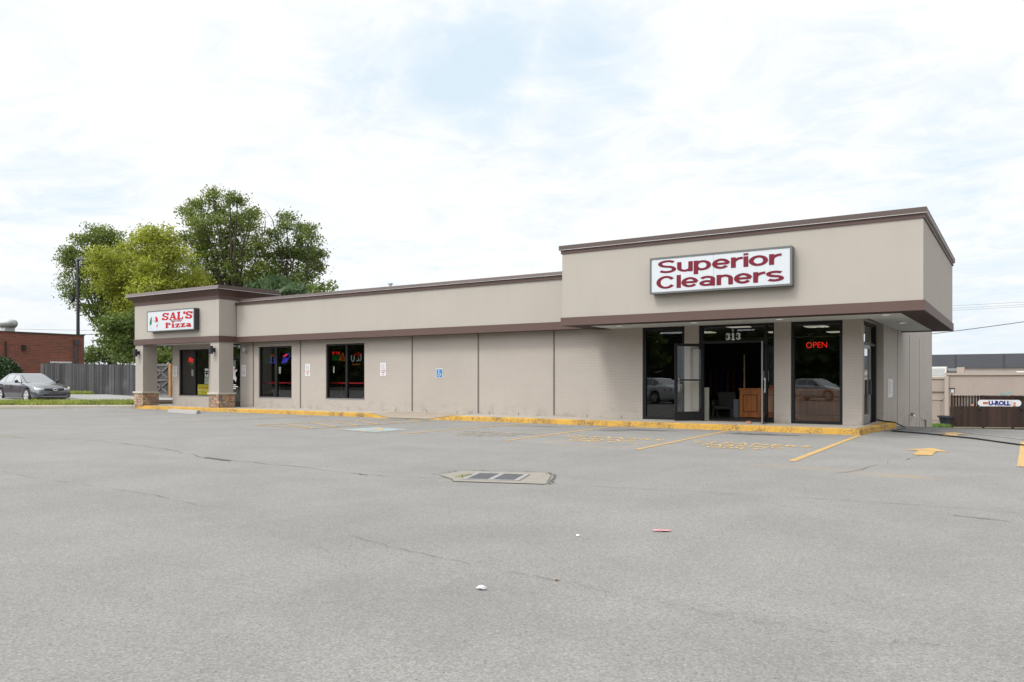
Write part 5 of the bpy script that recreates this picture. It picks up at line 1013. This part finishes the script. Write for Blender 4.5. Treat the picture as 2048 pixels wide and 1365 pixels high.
# deck fence, stands along a line facing the camera
fa = far(1900, 760, 44.2); fb = far(2250, 760, 42.6); fu = (Vector((fb.x, fb.y, 0)) - Vector((fa.x, fa.y, 0))); FL = fu.length; fu.normalize(); fn = Vector((-fu.y, fu.x, 0)); f0 = Vector((fa.x, fa.y, 0))
def fbox(mb, a, b, d0, d1, z0, z1): c = f0 + fu * ((a + b) / 2) + fn * ((d0 + d1) / 2) + ZU * ((z0 + z1) / 2); mb.obox(c, fu * ((b - a) / 2), fn * ((d1 - d0) / 2), ZU * ((z1 - z0) / 2))
o = thing('deck_fence', 'dark brown stained board fence around the patio of the U-ROLL shop', 'fence', (fa.x, fa.y, -1.5))
m = MB(); x = 0
while x < FL: fbox(m, x, x + .142, 0 + random.uniform(0, .008), .025, -1.33, -.15 + random.uniform(-.008, .008)); x += .147
m.build('front_boards', M['bfence'], o)
m = MB(); fbox(m, 0, FL, -.02, .06, -1.62, -1.37); m.build('skirt_board', M['bfence'], o)
m = MB(); x = .5
while x < FL:
    fbox(m, x, x + .122, .9, .92, -.3, .42 + .02 * random.random()); c = f0 + fu * (x + .05) + fn * .91 + ZU * .43; m.obox(c, fu * .03, fn * .01, ZU * .03); x += .155 if x < 2.0 else .127
m.build('rear_boards', M['bfence'], o)
m = MB(); fbox(m, .35, FL, .87, .90, .33, .41); m.build('top_rail', M['bfence'], o)
for a in (.32, 1.98, 3.52, 5.6): m = MB(); fbox(m, a, a + .12, .78, .87, -1.5, .46); m.build('post', M['bfence'], o)
for a in (1.5, 3.68): m = MB(); fbox(m, a - .05, a + .05, -.09, -.005, -.30, -.16); m.build('post_light', M['black'], o)
for a in (1.28, 3.45): m = MB(); c = f0 + fu * a + fn * .3 + ZU * (-.11); m.lathe(c, [(.02, -.05), (.07, -.02), (.07, .03), (.02, .07)], 10); tag(m.build('clay_pot', plain('terracotta', (.42, .16, .07), .7)), 'small orange pot on the patio rail, %s' % ('left of the U-ROLL sign' if a < 2 else 'right of the U-ROLL letters'), 'pot')
o = thing('shop_sign', 'white pill-shaped sign reading U-ROLL in blue on the brown deck fence', 'sign', (fa.x + 2, fa.y + 1, -.2))
def fpt(a, d, z): return f0 + fu * a + fn * d + ZU * z
def stad(mb, a0, a1, z0, z1, d, ext):
    r = (z1 - z0) / 2; zc = (z0 + z1) / 2; pts = [fpt(a0 + r + r * cos(pi / 2 + pi * k / 12), d, zc + r * sin(pi / 2 + pi * k / 12)) for k in range(13)] + [fpt(a1 - r + r * cos(-pi / 2 + pi * k / 12), d, zc + r * sin(-pi / 2 + pi * k / 12)) for k in range(13)]
    mb.prism(pts, fn * ext)
SD = .70
m = MB(); stad(m, 1.72, 3.98, -.18, .20, SD, .05); m.build('panel', M['white'], o); m = MB(); m.quad(fpt(1.98, SD - .004, -.05), fpt(2.24, SD - .004, -.05), fpt(2.24, SD - .004, .08), fpt(1.98, SD - .004, .08)); m.build('stripe', plain('orange_stripe', (.40, .10, .03), .6), o); m = MB(); m.quad(fpt(3.58, SD - .004, -.05), fpt(3.68, SD - .004, -.05), fpt(3.68, SD - .004, .06), fpt(3.58, SD - .004, .06)); m.build('stripe', plain('orange_stripe', (.40, .10, .03), .6), o)
m = MB()
for k in range(4): m.quad(fpt(3.25, SD - .004, -.10 + k * .07), fpt(3.58, SD - .004, -.10 + k * .07), fpt(3.58, SD - .004, -.09 + k * .07), fpt(3.25, SD - .004, -.09 + k * .07))
m.build('stripe', M['grey_ink'], o); m = MB(); fit_text(m, 'U-ROLL', fpt(2.27, SD - .008, -.125), fu, ZU, 1.14, .28, .06); m.build('lettering', plain('blue_letter', (.012, .02, .17), .6, spec=.2), o)
o = thing('lantern', 'black carriage lantern on the left end post of the deck fence', 'lantern', fpt(.38, .82, .46)); m = MB(); c = fpt(.38, .82, 0)
m.tube([c + ZU * .46, c + ZU * .58], .03, 6); m.obox(c + ZU * .59, fu * .12, fn * .12, ZU * .015); m.obox(c + ZU * .86, fu * .14, fn * .14, ZU * .02)
for a in (-.1, .1):
    for b_ in (-.1, .1): m.obox(c + fu * a + fn * b_ + ZU * .72, fu * .012, fn * .012, ZU * .13)
m.build('cage', M['black'], o); m = MB(); m.obox(c + ZU * .72, fu * .085, fn * .085, ZU * .12); m.build('lamp_glass', M['offw'], o)
o = thing('planter', 'dark navy tapered planter at the left end of the deck fence', 'planter', fpt(-.25, .1, -1.45)); m = MB(); c = fpt(-.22, .05, 0)
m.lathe(c, [(.20, -1.5), (.34, -.80), (.42, -.80), (.42, -.70), (.36, -.70), (.34, -.76)], 20); m.build('pot', M['bin'], o)
m = MB(); c = fpt(3.1, .9, .5); m.obox(c + ZU * .03, fu * .12, fn * .05, ZU * .05); m.prism([c + fu * .08, c + fu * .42 + ZU * .22, c + fu * .38 + ZU * .04, c + fu * .2 - ZU * .02], fn * .05); tag(m.build('bird_ornament', plain('teal_ornament', (.14, .26, .26), .5, .4, 12)), 'small teal and yellow bird ornament perched on the deck fence', 'ornament')

# ------------------------------------------------------------------ sky, sun, camera
SUN_EL, SUN_AZ = radians(50), radians(198)
wd = bpy.data.worlds.new('World'); scn.world = wd; wd.use_nodes = True; nt = wd.node_tree; nt.nodes.clear()
class WN(NT):
    def __init__(s, t): s.t = t
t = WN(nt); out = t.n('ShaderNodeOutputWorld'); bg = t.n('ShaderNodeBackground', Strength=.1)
sky = t.n('ShaderNodeTexSky'); sky.sky_type = 'NISHITA'; sky.sun_disc = False; sky.sun_elevation = SUN_EL; sky.sun_rotation = SUN_AZ; sky.air_density = 1; sky.dust_density = 2
gen = t.n('ShaderNodeTexCoord').outputs['Generated']; sp = t.n('ShaderNodeSeparateXYZ'); t.l(gen, sp.inputs[0])
zz = t.math('ADD', t.math('MAXIMUM', sp.outputs[2], 0.0), .14)
cb = t.n('ShaderNodeCombineXYZ'); t.l(t.math('DIVIDE', sp.outputs[0], zz), cb.inputs[0]); t.l(t.math('DIVIDE', sp.outputs[1], zz), cb.inputs[1])
n1 = t.noise(cb.outputs[0], .95, 9, .64, .7); n2 = t.noise(cb.outputs[0], 3.2, 9, .68, 1.2, scl=(1, 1.2, 1))
wn = t.n('ShaderNodeTexNoise'); wn.inputs['Scale'].default_value = 5.; wn.inputs['Detail'].default_value = 6; t.l(gen, wn.inputs['Vector'])
wv = t.n('ShaderNodeVectorMath', _operation='MULTIPLY_ADD'); t.l(wn.outputs['Color'], wv.inputs[0]); wv.inputs[1].default_value = (.22, .22, .16); t.l(gen, wv.inputs[2])
wo = t.n('ShaderNodeVectorMath', _operation='SUBTRACT'); t.l(wv.outputs[0], wo.inputs[0]); wo.inputs[1].default_value = (.11, .11, .08)
den = t.math('ADD', t.math('MULTIPLY', n1, .62), t.math('MULTIPLY', n2, .38))
def bearing(px, py): v = RV * ((px - 1024) / FPX) + DV + ZU * ((760 - py) / FPX); return v.normalized()
hole = None
for px, py, wdt, amt in ((960, 95, .15, .30), (700, 120, .12, .18), (1180, 130, .13, .24), (1130, 265, .10, .14), (820, 215, .08, .12), (430, 60, .14, .12), (1660, 195, .16, .17), (1900, 300, .16, .13), (60, 330, .14, .14), (40, 180, .10, .10), (1980, 560, .15, .15)):
    dp = t.n('ShaderNodeVectorMath', _operation='DISTANCE'); t.l(wo.outputs[0], dp.inputs[0]); dp.inputs[1].default_value = bearing(px, py)
    g = t.ramp(dp.outputs['Value'], 0, wdt, amt, 0); hole = g if hole is None else t.math('MAXIMUM', hole, g)
cl = t.ramp(t.math('SUBTRACT', den, hole), .17, .56)
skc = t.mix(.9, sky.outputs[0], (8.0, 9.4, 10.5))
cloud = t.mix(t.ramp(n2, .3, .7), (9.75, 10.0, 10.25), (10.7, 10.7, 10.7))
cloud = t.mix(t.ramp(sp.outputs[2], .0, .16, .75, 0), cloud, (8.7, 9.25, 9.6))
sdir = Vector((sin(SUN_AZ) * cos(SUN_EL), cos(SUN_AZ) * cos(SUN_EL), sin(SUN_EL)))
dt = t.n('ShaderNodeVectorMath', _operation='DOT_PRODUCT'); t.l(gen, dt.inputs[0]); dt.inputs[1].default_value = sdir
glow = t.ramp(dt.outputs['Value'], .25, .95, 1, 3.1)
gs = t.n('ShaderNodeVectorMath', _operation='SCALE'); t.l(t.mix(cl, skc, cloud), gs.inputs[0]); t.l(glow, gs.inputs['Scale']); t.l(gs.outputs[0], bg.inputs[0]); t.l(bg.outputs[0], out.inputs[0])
sl = bpy.data.lights.new('sun', 'SUN'); sl.energy = 2.0; sl.angle = radians(14); sl.color = (1, .95, .88); so = bpy.data.objects.new('sun', sl); COL.objects.link(so)
sd_ = Vector((sin(SUN_AZ) * cos(SUN_EL), cos(SUN_AZ) * cos(SUN_EL), sin(SUN_EL))); so.rotation_euler = (-sd_).to_track_quat('-Z', 'Y').to_euler()
cam = bpy.data.cameras.new('camera'); co_ = bpy.data.objects.new('camera', cam); COL.objects.link(co_); co_.location = CAM; co_.rotation_euler = (pi / 2, 0, YAW)
cam.sensor_width = 36; cam.lens = FPX / 2048 * 36; cam.shift_y = 77.5 / 2048; cam.clip_end = 2000; cam.clip_start = .1; scn.camera = co_
scn.view_settings.view_transform = 'Standard'; scn.view_settings.look = 'None'; scn.view_settings.exposure = 0; scn.view_settings.gamma = 1
